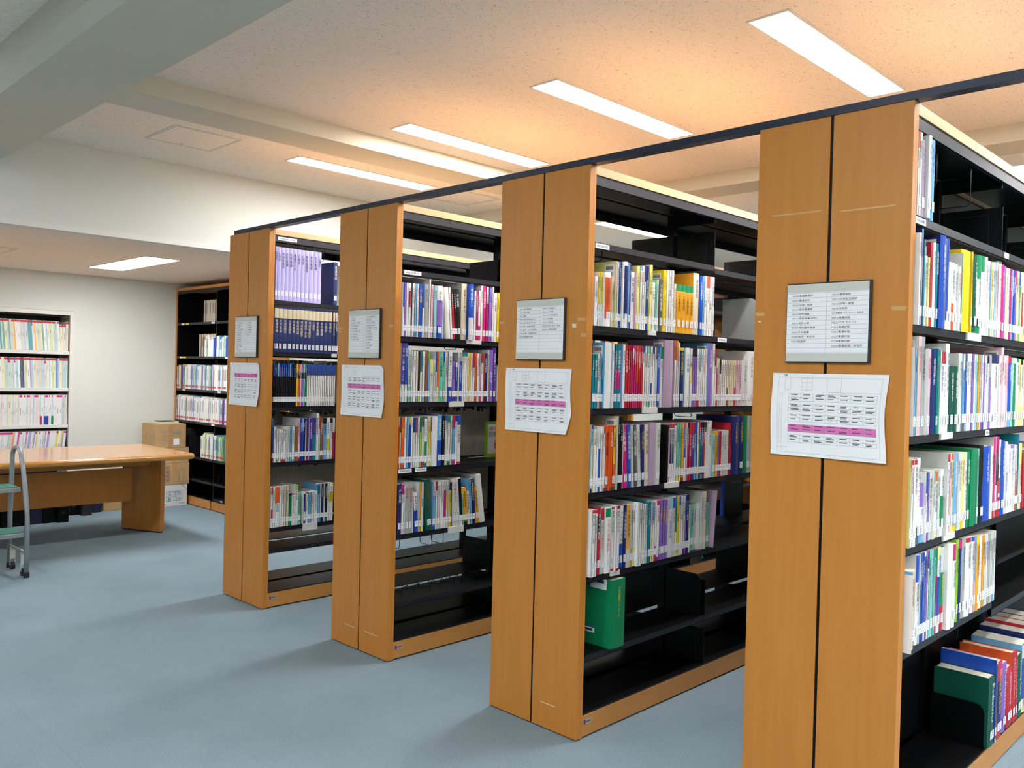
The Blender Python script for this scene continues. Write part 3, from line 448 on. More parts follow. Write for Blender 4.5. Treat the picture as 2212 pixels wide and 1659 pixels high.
def sign(U):
    y1 = YF[U] + WD - 0.12; y0 = y1 - 0.272; z0 = 1.523; z1 = 1.778
    if U == 'C': y1 -= 0.0; 
    t = empty('index_sign', (0, (y0 + y1) / 2, z0)); tag(t, 'grey-framed subject index sign on the end of the ' + UN[U], 'sign', 'subject index signs on the bookcase ends')
    a = (y1 - y0) / 2; H = z1 - z0
    mb = MB(); mb.box((-0.0125, -a, 0), (-0.0006, a, H), DARKTRIM); mb.build('frame', t, bevel=0.001)
    mb = MB(); mb.box((-0.0145, -a + 0.006, 0.004), (-0.0126, a - 0.002, 0.03), ALU); mb.build('bottom_strip', t)
    mb = MB(); mb.box((-0.0145, -a + 0.006, H - 0.03), (-0.0126, a - 0.002, H - 0.004), ALU); mb.build('top_strip', t)
    mb = MB(); mb.box((-0.0135, -a + 0.006, 0.0302), (-0.0127, a - 0.002, H - 0.0302), PAPER)
    n = 13; rh = (H - 0.066) / n
    for i in range(n + 1):
        zz = H - 0.033 - rh * i; mb.quad([(-0.0137, a - 0.004, zz), (-0.0137, -a + 0.008, zz), (-0.0137, -a + 0.008, zz - 0.0006), (-0.0137, a - 0.004, zz - 0.0006)], INKL)
    mb.quad([(-0.0137, 0.002, H - .033), (-0.0137, 0.0014, H - .033), (-0.0137, 0.0014, .033), (-0.0137, 0.002, .033)], INKL)
    sh = mb.build('index_sheet', t)
    for ci, col in enumerate(SIGN[U]):
        yy = a - 0.02 if ci == 0 else -0.022 + 0.006
        for i, s in enumerate(col):
            hh = rh * 0.5; wd = min(len(s.encode('utf-8')) * 0.0034, 0.098)
            put_text('index_line', s, sh, (-0.0139, yy, H - 0.033 - rh * i - rh * .3), (0, -1, 0), (0, 0, 1), wd, hh, INK)
def notice(U):
    Y1 = {'A': -0.036, 'B': 1.208, 'C': 2.449, 'D': 3.695}[U]; w = 0.372 if U == 'A' else (0.37 if U != 'B' else 0.372); z1 = 1.489; h = 0.266
    t = empty('floor_notice', (0, Y1 - w / 2, z1 - h)); tag(t, 'white paper shelf map with a pink marked row taped to the ' + UN[U], 'notice', 'paper shelf maps on the bookcase ends')
    rnd = random.Random(ord(U)); NX, NZ = 16, 10
    def surf(a, b, off=0.0):      # a across 0..1 from the left edge, b down 0..1
        bend = 0.004 + 0.006 * abs(math.sin(a * 2.6 + ord(U))) * (b ** 1.5) + (0.012 * max(0, b - .7) * max(0, a - .75) * 8 if U != 'A' else 0.004 * b * a)
        side = 0.0055 * math.sin(b * 5.5 + ord(U)) * (1 if a > .5 else .5)
        cut = 0
        return Vector((-bend - off, w / 2 - a * w - side * abs(2 * a - 1), h - b * h * (1 + 0.03 * (a - .5) * 0)))
    mb = MB()
    for i in range(NX):
        for j in range(NZ):
            q = [surf(i / NX, j / NZ), surf((i + 1) / NX, j / NZ), surf((i + 1) / NX, (j + 1) / NZ), surf(i / NX, (j + 1) / NZ)]
            if U in 'CD' and i == NX - 1 and j == 0: q = q[:1] + [surf((i + .2) / NX, 0), surf((i + 1) / NX, .8 / NZ), q[2], q[3]]
            if U == 'B' and i >= NX - 1 and j >= NZ - 3: 
                f = (j - (NZ - 3)) / 3.0; q[1] = surf((i + 1 - .9 * f) / NX, j / NZ); q[2] = surf((i + 1 - .9 * (f + .33)) / NX, (j + 1) / NZ)
            mb.quad(q, PAPER)
    sh = mb.build('paper_sheet', t)
    md = sh.modifiers.new('solid', 'SOLIDIFY'); md.thickness = 0.0004; md.offset = 1
    def strip(mb, a0, b0, a1, b1, m, off=0.0008):
        nn = max(1, int(abs(a1 - a0) * 10)); 
        for i in range(nn):
            u0 = a0 + (a1 - a0) * i / nn; u1 = a0 + (a1 - a0) * (i + 1) / nn
            mb.quad([surf(u0, b0, off), surf(u1, b0, off), surf(u1, b1, off), surf(u0, b1, off)], m)
    g = MB(); lw = 0.0014; X0, X1 = 0.16, 0.93
    cols = 7; cw = (X1 - X0) / cols
    def hl(b, a0=X0, a1=X1): strip(g, a0, b, a1, b + 0.0022, INKL)
    def vl(a, b0, b1): 
        for i in range(4): strip(g, a, b0 + (b1 - b0) * i / 4, a + lw, b0 + (b1 - b0) * (i + 1) / 4, INKL)
    hl(.05, .06, .96); hl(.96, .06, .96); vl(.06, .01, .96); vl(.955, .05, .96)
    vl(.5, .05, .22); vl(.62, .05, .22); hl(.22, .5, .96); vl(.12, .05, .2); hl(.2, .12, .17); vl(.17, .05, .2)
    for b in (.06, .11, .16, .2): hl(b, .27, .37)
    vl(.27, .05, .21); vl(.32, .05, .21); vl(.37, .05, .21); vl(.08, .24, .86); vl(.1, .24, .86); hl(.24, .08, .1); hl(.86, .08, .1); hl(.9, .06, .15); vl(.1, .9, .96); vl(.15, .9, .96)
    for i in range(5):
        b0 = 0.245 + 0.125 * i
        for b in (b0, b0 + .045, b0 + .09): hl(b)
        for c in range(cols + 1): vl(X0 + cw * c, b0, b0 + .09)
        for rr in range(2):
            for c in range(cols):
                for ln in range(rnd.choice((1, 1, 2))):
                    a0 = X0 + cw * (c + .15 + .1 * rnd.random()); bb = b0 + .045 * rr + .01 + .014 * ln
                    strip(g, a0, bb, a0 + cw * (.4 + .3 * rnd.random()), bb + .008, INK, .001)
    g.build('table_lines', sh)
    pk = MB(); b0 = 0.245 + 0.125 * (PROWS[U] - 1); strip(pk, X0, b0, X1, b0 + .092, PINK, .0006); pk.build('pink_row', sh)
    put_text('heading', '2階', sh, surf(.1, .012, .001), (0, -1, 0), (0, 0, 1), .014, .007, INK)
for U in 'ABCD': sign(U); notice(U)

# ------------------------------------------------------------------ books
def parse(txt):
    out = []; ox = oy = 0; s = 1
    for tok in txt.split():
        if tok[0] == '@':
            a, b, c = tok[1:].split(','); ox, oy, s = float(a), float(b), float(c); continue
        p = tok.split(',')
        if p[1] == '-': out.append((ox + float(p[0]) / s, None, None, None)); continue
        out.append((ox + float(p[0]) / s, oy + float(p[1]) / s, p[2], p[3:]))
    return out
VOC = {'A': ['看護研究', '看護過程', '看護記録', '母性看護学', '助産学', '看護管理', '看護診断', '新生児看護', '基礎看護技術', '看護教育学', 'アセスメント', '臨床看護', '看護計画ガイド', '看護技術のエビデンス', '周産期ケア', '母乳育児', '看護倫理', '産科ナース'],
       'B': ['小児看護学', '小児科学', '小児看護技術', '子どもの看護', '小児保健', '小児の発達', '小児臨床看護', '小児対症看護ケア', '子どもの権利', '小児栄養', '保育と看護', '小児疾患マニュアル', '小児救急', '発達障害', '思春期ケア'],
       'C': ['消化器看護', '感染看護のすべて', '成人看護学', '胃腸疾患', '栄養マニュアル', '呼吸器ケア', '肝・胆・膵', '脳神経', '糖尿病', '循環器看護', '内視鏡', 'がん看護', '腎疾患', 'リハビリ看護'],
       'D': ['精神看護学', '看護学大系', '在宅看護', '地域看護学', '看護理論', '看護史', '心理学', '老年看護'], }
ORD = ['first', 'second', 'third', 'fourth', 'fifth', 'sixth', 'seventh', 'eighth', 'ninth', 'tenth', 'eleventh', 'twelfth', 'thirteenth', 'fourteenth', 'fifteenth', 'sixteenth', 'seventeenth', 'eighteenth', 'nineteenth', 'twentieth']
TENS = {20: 'twenty', 30: 'thirty', 40: 'forty', 50: 'fifty', 60: 'sixty', 70: 'seventy'}
def ordw(n):
    if n <= 20: return ORD[n - 1]
    t, r = n // 10 * 10, n % 10
    return (TENS[t][:-1] + 'ieth') if r == 0 else TENS[t] + '-' + ORD[r - 1]
SHW = {1: 'top', 2: 'second', 3: 'third', 4: 'fourth', 5: 'fifth', 6: 'sixth', 7: 'bottom'}

recs = []
for (U, n), txt in ROWS.items():
    toks = parse(txt); yF = YF[U]; z = SZ[U][n]; R = []
    for i, (u, v, c, fl) in enumerate(toks):
        if v is None: R.append(None); continue
        d = dict(c=c, P=0.0, D=0.0, K=0.0, up=None, lo=None, mid=None, t=None, cov=None, b=False, x=False)
        for f in fl:
            k = f[0]
            if k == 'P' and f[1:].replace('.', '').isdigit(): d['P'] = float(f[1:]) / 1000
            elif k == 'K' and f[1:].isdigit(): d['K'] = float(f[1:]) / 1000
            elif k == 'D': d['D'] = abs(float(f[1:]))
            elif k == 'R': d['R'] = float(f[1:])
            elif k == 'u': d['up'] = (f[1], float(f[2:]) / 100)
            elif k == 'l': d['lo'] = (f[1], float(f[2:]) / 100)
            elif k == 'm': a, b = f[2:].split('-'); d['mid'] = (f[1], float(a) / 100, float(b) / 100)
            elif k == 't': d['t'] = f[1]
            elif k == 'c': d['cov'] = f[1]
            elif f == 'b': d['b'] = True
            elif f == 'x': d['x'] = True
        pr = d['P'] - d['K'] - 0.001
        d.update(U=U, n=n, u=u, v=v, z=z, pr=pr, idx=i); R.append(d)
    prev = None
    for i, d in enumerate(R):
        if d is None: prev = None; continue
        pp = min(d['pr'], prev['pr']) if prev else d['pr']
        d['x0'] = x_on(d['u'], yF - pp, z)
        nu = toks[i + 1][0] if i + 1 < len(toks) else d['u'] + 8
        d['x1'] = x_on(nu, yF - d['pr'], z)
        d['w_px'] = nu - d['u']
        if prev and d['x0'] < prev['x1'] + 0.0004: d['x0'] = prev['x1'] + 0.0004
        if not prev and d['x0'] < 0.045: d['x0'] = 0.045
        if d['x1'] < d['x0'] + 0.004: d['x1'] = d['x0'] + 0.004
        d['h'] = z_on(d['v'], d['x1'] - .002, yF - d['pr']) - z
        if d['D']:
            d['h'] /= math.cos(math.radians(d['D']))
        d['h'] = min(max(d['h'], 0.12), {1: .28}.get(n, .325))
        prev = d
    L_ = [d for d in R if d]
    for a, b in zip(L_, L_[1:]):
        if b['D'] and not a['D']:
            lim = b['x0'] - min(a['h'], b['h']) * math.tan(math.radians(b['D'])) - 0.001
            a['x1'] = max(a['x0'] + 0.005, min(a['x1'], lim))
    for k, d in enumerate(L_): d['k'] = k + 1; d['cnt'] = len(L_)
    recs += L_
for d in recs:
    pz = {1: 2.226, 'x': 0}
    hi = [z for z in SZ[d['U']].values() if z > d['z'] + .05]; top = (min(hi) - 0.03) if hi else 2.224
    d['h'] = min(d['h'], top - d['z'] - 0.004)
    d['vol'] = d['U'] == 'D' and d['n'] in (2, 3)
    d['area'] = d['w_px'] * d['h'] * 1838 / (2.5 + 1.3 * 'ABCD'.index(d['U']))
rank = sorted([d for d in recs if not d['vol']], key=lambda d: -d['area'])
for i, d in enumerate(rank): d['solo'] = i < 322
for d in recs:
    if d['vol']: d['solo'] = True

def cover_mesh(b, w, h, dp, d):
    """spine with its bands, two boards; origin at the bottom left of the spine, spine facing -y"""
    c = PM[d['c']]; cc = PM[d['cov'] or d['c']]; tk = 0.0018 if w > .012 else 0.0008
    cuts = {0.0, 1.0}; segs = []
    if d['up']: cuts.add(1 - d['up'][1])
    if d['lo']: cuts.add(d['lo'][1])
    if d['mid']: cuts |= {1 - d['mid'][1], 1 - d['mid'][2]}
    cuts = sorted(cuts); bow = min(0.006, w * .12) if w > 0.022 else 0.0
    xs = [0, w] if not bow else [0, w * .2, w * .5, w * .8, w]
    ys = {0: 0.0, w: 0.0}
    def Y(x): return -bow * math.sin(math.pi * x / w) + bow
    for a, e in zip(cuts, cuts[1:]):
        mm = (a + e) / 2; m = c
        if d['up'] and mm > 1 - d['up'][1]: m = PM[d['up'][0]]
        if d['lo'] and mm < d['lo'][1]: m = PM[d['lo'][0]]
        if d['mid'] and 1 - d['mid'][2] < mm < 1 - d['mid'][1]: m = PM[d['mid'][0]]
        part = d['mid'] and m is PM[d['mid'][0]] and d['mid'] and 1 - d['mid'][2] < mm < 1 - d['mid'][1] and w > .014
        if part and not bow:
            i = w * .16
            b.quad([(0, 0, a * h), (i, 0, a * h), (i, 0, e * h), (0, 0, e * h)], c); b.quad([(w - i, 0, a * h), (w, 0, a * h), (w, 0, e * h), (w - i, 0, e * h)], c)
            b.quad([(i, 0, a * h), (w - i, 0, a * h), (w - i, 0, e * h), (i, 0, e * h)], m)
        else:
            for p, q in zip(xs, xs[1:]): b.quad([(p, Y(p), a * h), (q, Y(q), a * h), (q, Y(q), e * h), (p, Y(p), e * h)], m)
    # boards
    for p, q in ((0, tk), (w - tk, w)):
        b.box((p, Y(0), 0), (q, dp, h), cc)
    for p, q in zip(xs, xs[1:]):
        for zz in (0, h): b.quad([(p, Y(p), zz), (q, Y(q), zz), (q, Y(0) + tk, zz), (p, Y(0) + tk, zz)], c)
    return bow
def pages(b, w, h, dp, bow, hard):
    tk = 0.0018 if w > .012 else 0.0008; e = 0.003 if hard else 0.0004
    b.box((tk, bow + 0.002, e), (w - tk, dp - e * 1.5, h - e), PAGES)

_lab = {}
def label_mesh():
    if 'm' not in _lab:
        mb = MB(); mb.box((0, -0.0004, 0), (1, 0, 0.031), PAPER)
        for j, zz in enumerate((0.023, 0.014, 0.005)):
            mb.quad([(0.38, -0.0006, zz), (0.6, -0.0006, zz), (0.6, -0.0006, zz + 0.003), (0.38, -0.0006, zz + 0.003)], INK)
            mb.quad([(0.08, -0.0006, zz + .0055), (0.92, -0.0006, zz + .0055), (0.92, -0.0006, zz + 0.006), (0.08, -0.0006, zz + 0.006)], INKL)
        _lab['m'] = mb.mesh('spine_label')
    return _lab['m']
def barcode_mesh():
    if 'b' not in _lab:
        mb = MB(); mb.box((-0.0004, 0, 0), (0, 0.05, 0.052), PAPER); r = random.Random(3)
        for z0 in (0.03, 0.006):
            y = 0.006
            while y < 0.042:
                ww = r.choice((.0006, .001, .0016)); mb.quad([(-0.0007, y, z0), (-0.0007, y + ww, z0), (-0.0007, y + ww, z0 + .014), (-0.0007, y, z0 + .014)], INK); y += ww + r.choice((.0006, .001))
        _lab['b'] = mb.mesh('barcode_sticker')
    return _lab['b']

DARKC = set('KGNBVTErPtnIOv')
stuff = MB()
rt = random.Random(11)
OVR = {('B', 5): {3: '精神と情緒のあるヒトの看護', 4: '看護のある子どもの看護', 6: '小児の治療指針', 7: '小児の治療指針', 8: '標準小児科学', 10: '標準小児科学', 11: 'ナースの小児科学', 12: '小児看護関連図', 13: '外来小児科学'},
       ('B', 2): {4: '小児看護技術', 2: '小児看護技術', 3: '小児看護技術'},
       ('C', 2): {2: '看護技術のエビデンス', 16: '消化器', 17: 'がんテキ'}, ('C', 3): {1: '食道・胃・大腸・直腸・ヘルニア', 2: '食道・胃・大腸・直腸・ヘルニア', 4: '消化器看護ケア関連図', 40: '消化器ケアスタート'},
       ('C', 4): {21: '大腸癌', 23: '消化器看護', 24: '感染性腸疾患のすべて', 25: '消化器疾患'}}
OVC = {('B', 2, 'o'): '小児看護過程', ('A', 2, 'T'): 'ケア技術のエビデンス', ('C', 2, 'c'): '栄養士の手引', ('B', 5, 'v'): '小児看護学'}
labels_used = set()
FEATW = {'up': 'band across the top', 'lo': 'foot', 'mid': 'title panel'}
def describe(d):
    w = (d['x1'] - d['x0']) * 1000
    size = 'thick' if w > 30 else ('slim' if w < 11 else '')
    if d['h'] > .275 and not size: size = 'tall'
    s = (size + ' ' if size else '') + WORD[d['c']] + ' book'
    if d['vol']: s = ('lavender bound volume' if d['n'] == 2 and d['c'] == 'L' else 'slate blue bound volume with a gold panel' if d['n'] == 3 else 'slate blue cased volume')
    elif d['mid']: s += ' with ' + WORD[d['mid'][0]] + ' panel'
    elif d['up']: s += ' with ' + WORD[d['up'][0]] + ' top'
    elif d['lo']: s += ' with ' + WORD[d['lo'][0]] + ' foot'
    elif d['D']: s += ' leaning'
    sh = SHW.get(d['n'], 'lower')
    if d['U'] == 'D': sh = {2: 'top', 3: 'second', 4: 'third', 5: 'fourth', 6: 'fifth'}[d['n']]
    s += ', %s from the end panel, %s shelf, %s' % (ordw(d['k']), sh, UN[d['U']])
    while len(s.split()) > 16: s = s.replace(' from the end panel', ' along', 1) if ' from the end panel' in s else s.replace('slim ', '').replace('tall ', '')
    return s
for d in recs:
    U = d['U']; w = d['x1'] - d['x0'] - 0.0004; h = d['h']; yS = YF[U] - d['pr']
    dp = min(max(h * (0.70 + 0.05 * rt.random()), 0.13), 0.215)
    if d['n'] == 7: dp = 0.20
    dp = min(dp, 0.222 + d['pr'])
    hard = d['c'] in 'TKIEr' and w > .02
    tcol = d['t'] or ('W' if d['c'] in DARKC else rt.choice('KKGN'))
    lo = 0.0 if d['n'] in (2, 3) else 0.0
    org = Vector((d['x0'], yS, d['z'] + 0.0006))
    if d['solo']:
        b = MB(); bow = cover_mesh(b, w, h, dp, d)
        root = b.build('bound_volume' if d['vol'] else 'book'); root.location = org
        if d['D']: root.rotation_euler = (0, -math.radians(d['D']), 0)
        if d.get('R'): root.rotation_euler = (0, math.radians(d['R']), 0); root.location.z += w * math.sin(math.radians(d['R']))
        tag(root, describe(d), 'bound volume' if d['vol'] else 'book', 'volumes and books on the %s shelf of the %s' % ({2: 'top', 3: 'second'}[d['n']] if d['vol'] else SHW.get(d['n'], 'lower'), UN[U]) if d['vol'] else 'books on the %s shelf of the %s' % (SHW[d['n']] if U != 'D' else {4: 'third', 5: 'fourth', 6: 'fifth'}[d['n']], UN[U]))
        pb = MB(); pages(pb, w, h, dp, bow, hard); pb.build('page_block', root)
        if not d['x'] or d['n'] == 7:
            o = bpy.data.objects.new('spine_label', label_mesh()); COL.objects.link(o); o.parent = root
            lw = w * (0.96 if w < .022 else 0.62); o.location = ((w - lw) * .5, -0.0003, 0.028 if d['n'] != 3 or U != 'D' else 0.02); o.scale = (lw, 1, 1)
        if d['b'] and not d['D']:
            o = bpy.data.objects.new('barcode_sticker', barcode_mesh()); COL.objects.link(o); o.parent = root
            o.location = (-0.0003, bow + 0.012, h - 0.064)
        if not (d['x'] and d['c'] in 'WgYEmK' and d['n'] != 6) or d['n'] == 6:
            key = OVR.get((U, d['n']), {}).get(d['k']) or OVC.get((U, d['n'], d['c']))
            s = key or rt.choice(VOC[U])
            if d['n'] == 7: s = rt.choice(['Neonatal Medicine', 'Pediatrics', 'Obstetrics', 'Nursing Care', 'Pediatric Pulmonology'])
            tw = min(w * 0.62, 0.017); zt = h * (0.90 if not d['up'] or d['mid'] else 0.92)
            if d['up'] and d['up'][1] < .5 and not d['mid']: zt = h * (1 - d['up'][1]) - .006
            if d['vol'] and d['n'] == 3: zt = h * .72
            avail = zt - 0.075
            if d['lo'] and d['lo'][1] > .25: avail = zt - d['lo'][1] * h
            if s[0].isascii():
                put_text('title', s, root, (w * .72, -0.0008, zt), (0, 0, -1), (1, 0, 0), avail * .9, w * .42, PM[tcol])
            else:
                v = '\n'.join(s); hh = min(avail * (0.65 + .3 * rt.random()), len(s) * tw * 1.25)
                put_text('title', v, root, ((w - tw) / 2, -0.0008, zt), (1, 0, 0), (0, 0, 1), tw, hh, PM[tcol])
    else:
        b = MB(); bow = cover_mesh(b, w, h, dp, d); pages(b, w, h, dp, bow, hard)
        if not d['x']:
            b.box((0.0004, -0.0006, 0.028), (w - 0.0004, -0.0002, 0.057), PAPER)
            b.quad([(w * .35, -0.0008, .044), (w * .65, -0.0008, .044), (w * .65, -0.0008, .047), (w * .35, -0.0008, .047)], INK)
        zt = h * .9; nch = rt.randint(4, 9); cs = min(w * .55, .012)
        for q in range(nch):
            za = zt - q * cs * 1.25
            if za - cs < .07: break
            for kk in range(3):
                x0 = w / 2 - cs / 2 + cs * .1 * kk; zz = za - cs * (.1 + .3 * kk)
                b.quad([(x0, -0.0008, zz - cs * .14), (x0 + cs * (.9 - .2 * kk), -0.0008, zz - cs * .14), (x0 + cs * (.9 - .2 * kk), -0.0008, zz), (x0, -0.0008, zz)], PM[tcol])
            b.quad([(w / 2 - cs * .07, -0.0008, za - cs), (w / 2 + cs * .07, -0.0008, za - cs), (w / 2 + cs * .07, -0.0008, za), (w / 2 - cs * .07, -0.0008, za)], PM[tcol])
        R = Matrix.Translation(org) @ Matrix.Rotation(-math.radians(d['D']), 4, 'Y')
        off = len(stuff.v); stuff.v += [tuple(R @ Vector(p)) for p in b.v]
        stuff.f += [tuple(off + i for i in f) for f in b.f]; stuff.m += [stuff.mi(b.mats[i]) for i in b.m]
# books on the shelves of the rear sides and further bays: seen only as edges and backs through the gaps
def fill_row(mb, xa, xb, y, z, hmin, hmax, facing, pal, dp=.15):
    x = xa
    while x < xb:
        w = rt.uniform(.007, .024); h = rt.uniform(hmin, hmax); c = rt.choice(pal)
        ya, yb = (y, y + dp) if facing < 0 else (y - dp, y)
        m = PM[c]; mb.box((x, ya, z), (x + w - .0006, yb, z + h), m, faces=[None, PAGES, None, None, PAGES if facing < 0 else None, None] if facing < 0 else [None, PAGES, PAGES, None, None, None])
        x += w
PALM = 'WWWWwwwwccgbBNvpPreEtTYyOoKs'
REAR = {'A': {2: .93, 3: 1.75, 4: 1.75, 5: .92}, 'B': {2: .9, 3: .55, 4: .9, 5: .6}, 'C': {2: .9, 3: .35, 4: 1.3, 5: 1.3}, 'D': {4: .95, 5: .95, 6: .95}}
for U in 'ABCD':
    for n, xe in REAR[U].items():
        zz = sorted(SZ[U].values()); up = [q for q in zz if q > SZ[U][n] + .05][0]; gap = up - SZ[U][n] - .04
        tall = (U, n) in (('D', 4), ('D', 5), ('D', 6), ('C', 4), ('C', 5), ('A', 7), ('A', 5))
        fill_row(stuff, .07, xe, YF[U] + WD - .012, SZ[U][n] + .0005, gap * .97 - .03 if tall else .18, min(gap * .99, .40) if tall else .235, 1, PALM if not tall else 'GwGKgNGKTK', .15)  # tall rows: shade behind the shelves is put into darker cover colours
for U, n, xa, xe in (('A', 2, 0, 1.9), ('A', 3, 0, 1.9), ('A', 4, 0, 1.9), ('B', 3, 0, 1.9), ('B', 4, 0, 1.9), ('C', 2, 0, 1.8), ('C', 3, 0, 1.8), ('D', 5, 0, 1.2)):
    last = max(d['x1'] for d in recs if d['U'] == U and d['n'] == n)
    fill_row(stuff, last + .02, xe, YF[U] + .006, SZ[U][n] + .0005, .18, .25, -1, PALM)
stuff.build('books'); so = bpy.data.objects['books']
tag(so, 'all the smaller and half-hidden books packed on the shelves behind the individual ones', 'books', kind='stuff')

# ------------------------------------------------------------------ bookends, wire supports, displayed books
def bookend(U, n, x, label, h=0.19, m=None, flag=True, fx=0.0, plate=True, fw=0.075, fh=0.03, prot=0.0):
    m = m or WHITEM; z = SZ[U][n]; y = YF[U]
    t = empty('bookend', (x, y, z + 0.0008)); tag(t, label, 'bookend', 'steel bookends on the bookcases')
    if plate:
        r = 0.035; pts = [(0.004 - prot, 0), (0.004 - prot, h - r)] + [(0.004 - prot + r - r * math.cos(a), h - r + r * math.sin(a)) for a in (math.radians(q) for q in (15, 30, 45, 60, 75, 90))] + [(0.20, h), (0.20, 0)]
        mb = MB(); mb.prism(pts, 0, -0.0008, 0.0008, m); mb.build('plate', t)
    if flag:
        mb = MB(); mb.box((fx, -0.004, -fh), (fx + fw, 0.0035, 0.0012), m); mb.build('edge_flag', t, bevel=0.0008)
def flag_at(U, n, px0, px1, pyb, label, plate=False, **k):
    y = YF[U]; z = SZ[U][n]; xa = x_on(px0, y, z); xb = x_on(px1, y, z); zb = z_on(pyb, xa, y)
    bookend(U, n, xa, label, flag=True, plate=plate, fw=xb - xa, fh=max(.012, z - zb), **k)
flag_at('B', 2, 1400, 1416, 724, 'white steel bookend foot on the second shelf edge of the second nearest bookcase', fx=0)
flag_at('B', 3, 1387.5, 1419, 893, 'off-white bookend foot under the teal and blue books, third shelf of the second nearest bookcase')
flag_at('B', 4, 1436, 1466, 1056, 'off-white bookend foot on the fourth shelf edge of the second nearest bookcase')
flag_at('B', 5, 1318, 1337.5, 1245.5, 'white bookend foot above the big green book of the second nearest bookcase')
flag_at('A', 2, 2088, 2117, 735, 'off-white bookend foot on the second shelf edge of the nearest bookcase')
flag_at('A', 3, 2031, 2056, 950, 'off-white bookend foot on the third shelf edge of the nearest bookcase')
flag_at('A', 4, 2036, 2060, 1170, 'off-white rounded bookend between books on the fourth shelf of the nearest bookcase')
flag_at('C', 2, 1008, 1039, 743, 'off-white bookend foot under the blue and silver book, second shelf of the third nearest bookcase')
flag_at('C', 3, 970, 1002, 879, 'off-white bookend foot on the third shelf edge of the third nearest bookcase')
flag_at('C', 5, 968, 1001, 1153, 'off-white bookend foot under the leaning books of the third nearest bookcase')
flag_at('D', 6, 654, 685, 1147, 'off-white rounded bookend halfway along the fifth shelf of the farthest bookcase', plate=True)
flag_at('D', 3, 716, 727, 772, 'white bookend at the right end of the slate blue volumes')
bookend('B', 2, x_on(1634, YF['B'], SZ['B'][2]), 'large grey rounded bookend at the right end of the second shelf, second nearest bookcase', h=0.215, m=GREYM, flag=False)
bookend('B', 2, x_on(1545, YF['B'], SZ['B'][2]), 'black bookend behind the last white book on the second shelf, second nearest bookcase', h=0.12, m=STEEL, flag=False, prot=0.0)
bookend('B', 6, 0.90, 'black rounded bookend standing on the sixth shelf of the second nearest bookcase', h=0.2, m=STEEL, flag=False)
bookend('B', 4, x_on(1441, YF['B'], SZ['B'][4]) - .012, 'black upright bookend after the mauve patterned book, fourth shelf', h=0.235, m=STEEL, flag=False, prot=-0.002)

bookend('A', 7, x_on(2130, YF['A'], .1) - .004, 'black bookend leaning by the dark green hardback at the bottom of the nearest bookcase', h=0.165, m=STEEL, flag=False, prot=-.004)
def wire(U, n, x, label, drop=0.10, ys=(0.09, 0.17)):
    z = (SZ[U][n] if n else 2.262) - 0.0045; y = YF[U]
    t = empty('wire_book_support', (x, y, z)); tag(t, label, 'wire book support', 'black wire book supports hanging from the shelves')
    a, b = ys; r = .012
    pts = [(0, a, 0), (0, a, -.02), (-.004, a + .006, -.03), (-.012, a - .002, -.036), (-.014, a - .008, -.045), (-.014, a - .008, -drop + r), (-.014, a - .004, -drop + .003), (-.014, a + .004, -drop),
           (-.014, b, -drop), (-.014, b + .008, -drop + .003), (-.014, b + r, -drop + r), (-.014, b + r, -.04), (-.006, b + r, -.03), (0, b + r, -.02), (0, b + r, 0)]
    mb = MB(); mb.tube(pts, 0.0019, WIREM, 6); mb.build('wire', t, smooth=True)
for x, q in ((.33, 'left'), (.46, 'middle'), (.60, 'right')): wire('B', 6 - 1, x, 'black wire book support over the empty sixth shelf, second nearest bookcase, %s of three' % q, drop=.12)
wire('C', 5, .06, 'black wire book support hanging at the left of the empty shelf, third nearest bookcase', .06); wire('C', 5, .14, 'black wire book support with a straight stem, third nearest bookcase', .09)
wire('C', 5, .36, 'black kinked wire book support over the pile of wires, third nearest bookcase', .1); wire('C', 5, .44, 'black wire book support right of the kinked one, third nearest bookcase', .1)
wire('D', 0, .36, 'black wire book support beside the last lavender volume, farthest bookcase', .12); wire('D', 0, .45, 'black wire book support above the slate blue cased volume, farthest bookcase', .1)
wire('A', 0, .34, 'shiny black wire book support on the top shelf, nearest bookcase, closer to the white books', .15, (.05, .17)); wire('A', 0, .62, 'shiny black wire book support on the top shelf, nearest bookcase, farther from the white books', .17, (.03, .17))
wire('A', 5, .70, 'black wire book support over the large books on the bottom shelf, nearest bookcase', .1, (.05, .15))
wire('C', 1, .52, 'black wire book support between the leaning black books and the blue and silver book', .16, (.01, .05))
wire('B', 1, .20, 'thin black wire support above the pink-topped book on the second shelf', .05); wire('B', 3, .30, 'thin black wire support over the leaning mauve and blue books', .04)
wire('B', 3, .92, 'thin black wire support near the right end of the fourth shelf, second nearest bookcase', .05)
wire('C', 2, .50, 'thin black wire support above the third shelf of the third nearest bookcase', .045); wire('C', 3, .40, 'thin black wire support above the fourth shelf of the third nearest bookcase', .045)
# loose wire supports heaped on the sixth shelf of the third bookcase
zc = SZ['C'][6]
for i in range(9):
    cx = .05 + .088 * i; rr = random.Random(i + 40)
    t = empty('loose_wire_support', (cx, YF['C'] + .05 + .05 * rr.random(), zc + 0.0022)); tag(t, 'loose black wire support in the sixth-shelf heap, %s from the end panel, third nearest bookcase' % ORD[i], 'wire book support', 'loose wire supports heaped on the shelf')
    hh = .05 + .03 * rr.random(); ln = .075 + .01 * rr.random()
    mb = MB(); mb.tube([(0, 0, 0), (.012, .01, hh * .7), (.035, .0, hh), (ln * .8, .03, hh * .9), (ln, .05, hh * .3), (ln * .9, .1, 0), (ln * .3, .13, 0), (.0, .09, hh * .5)], 0.0019, WIREM, 6); mb.build('wire', t, smooth=True)

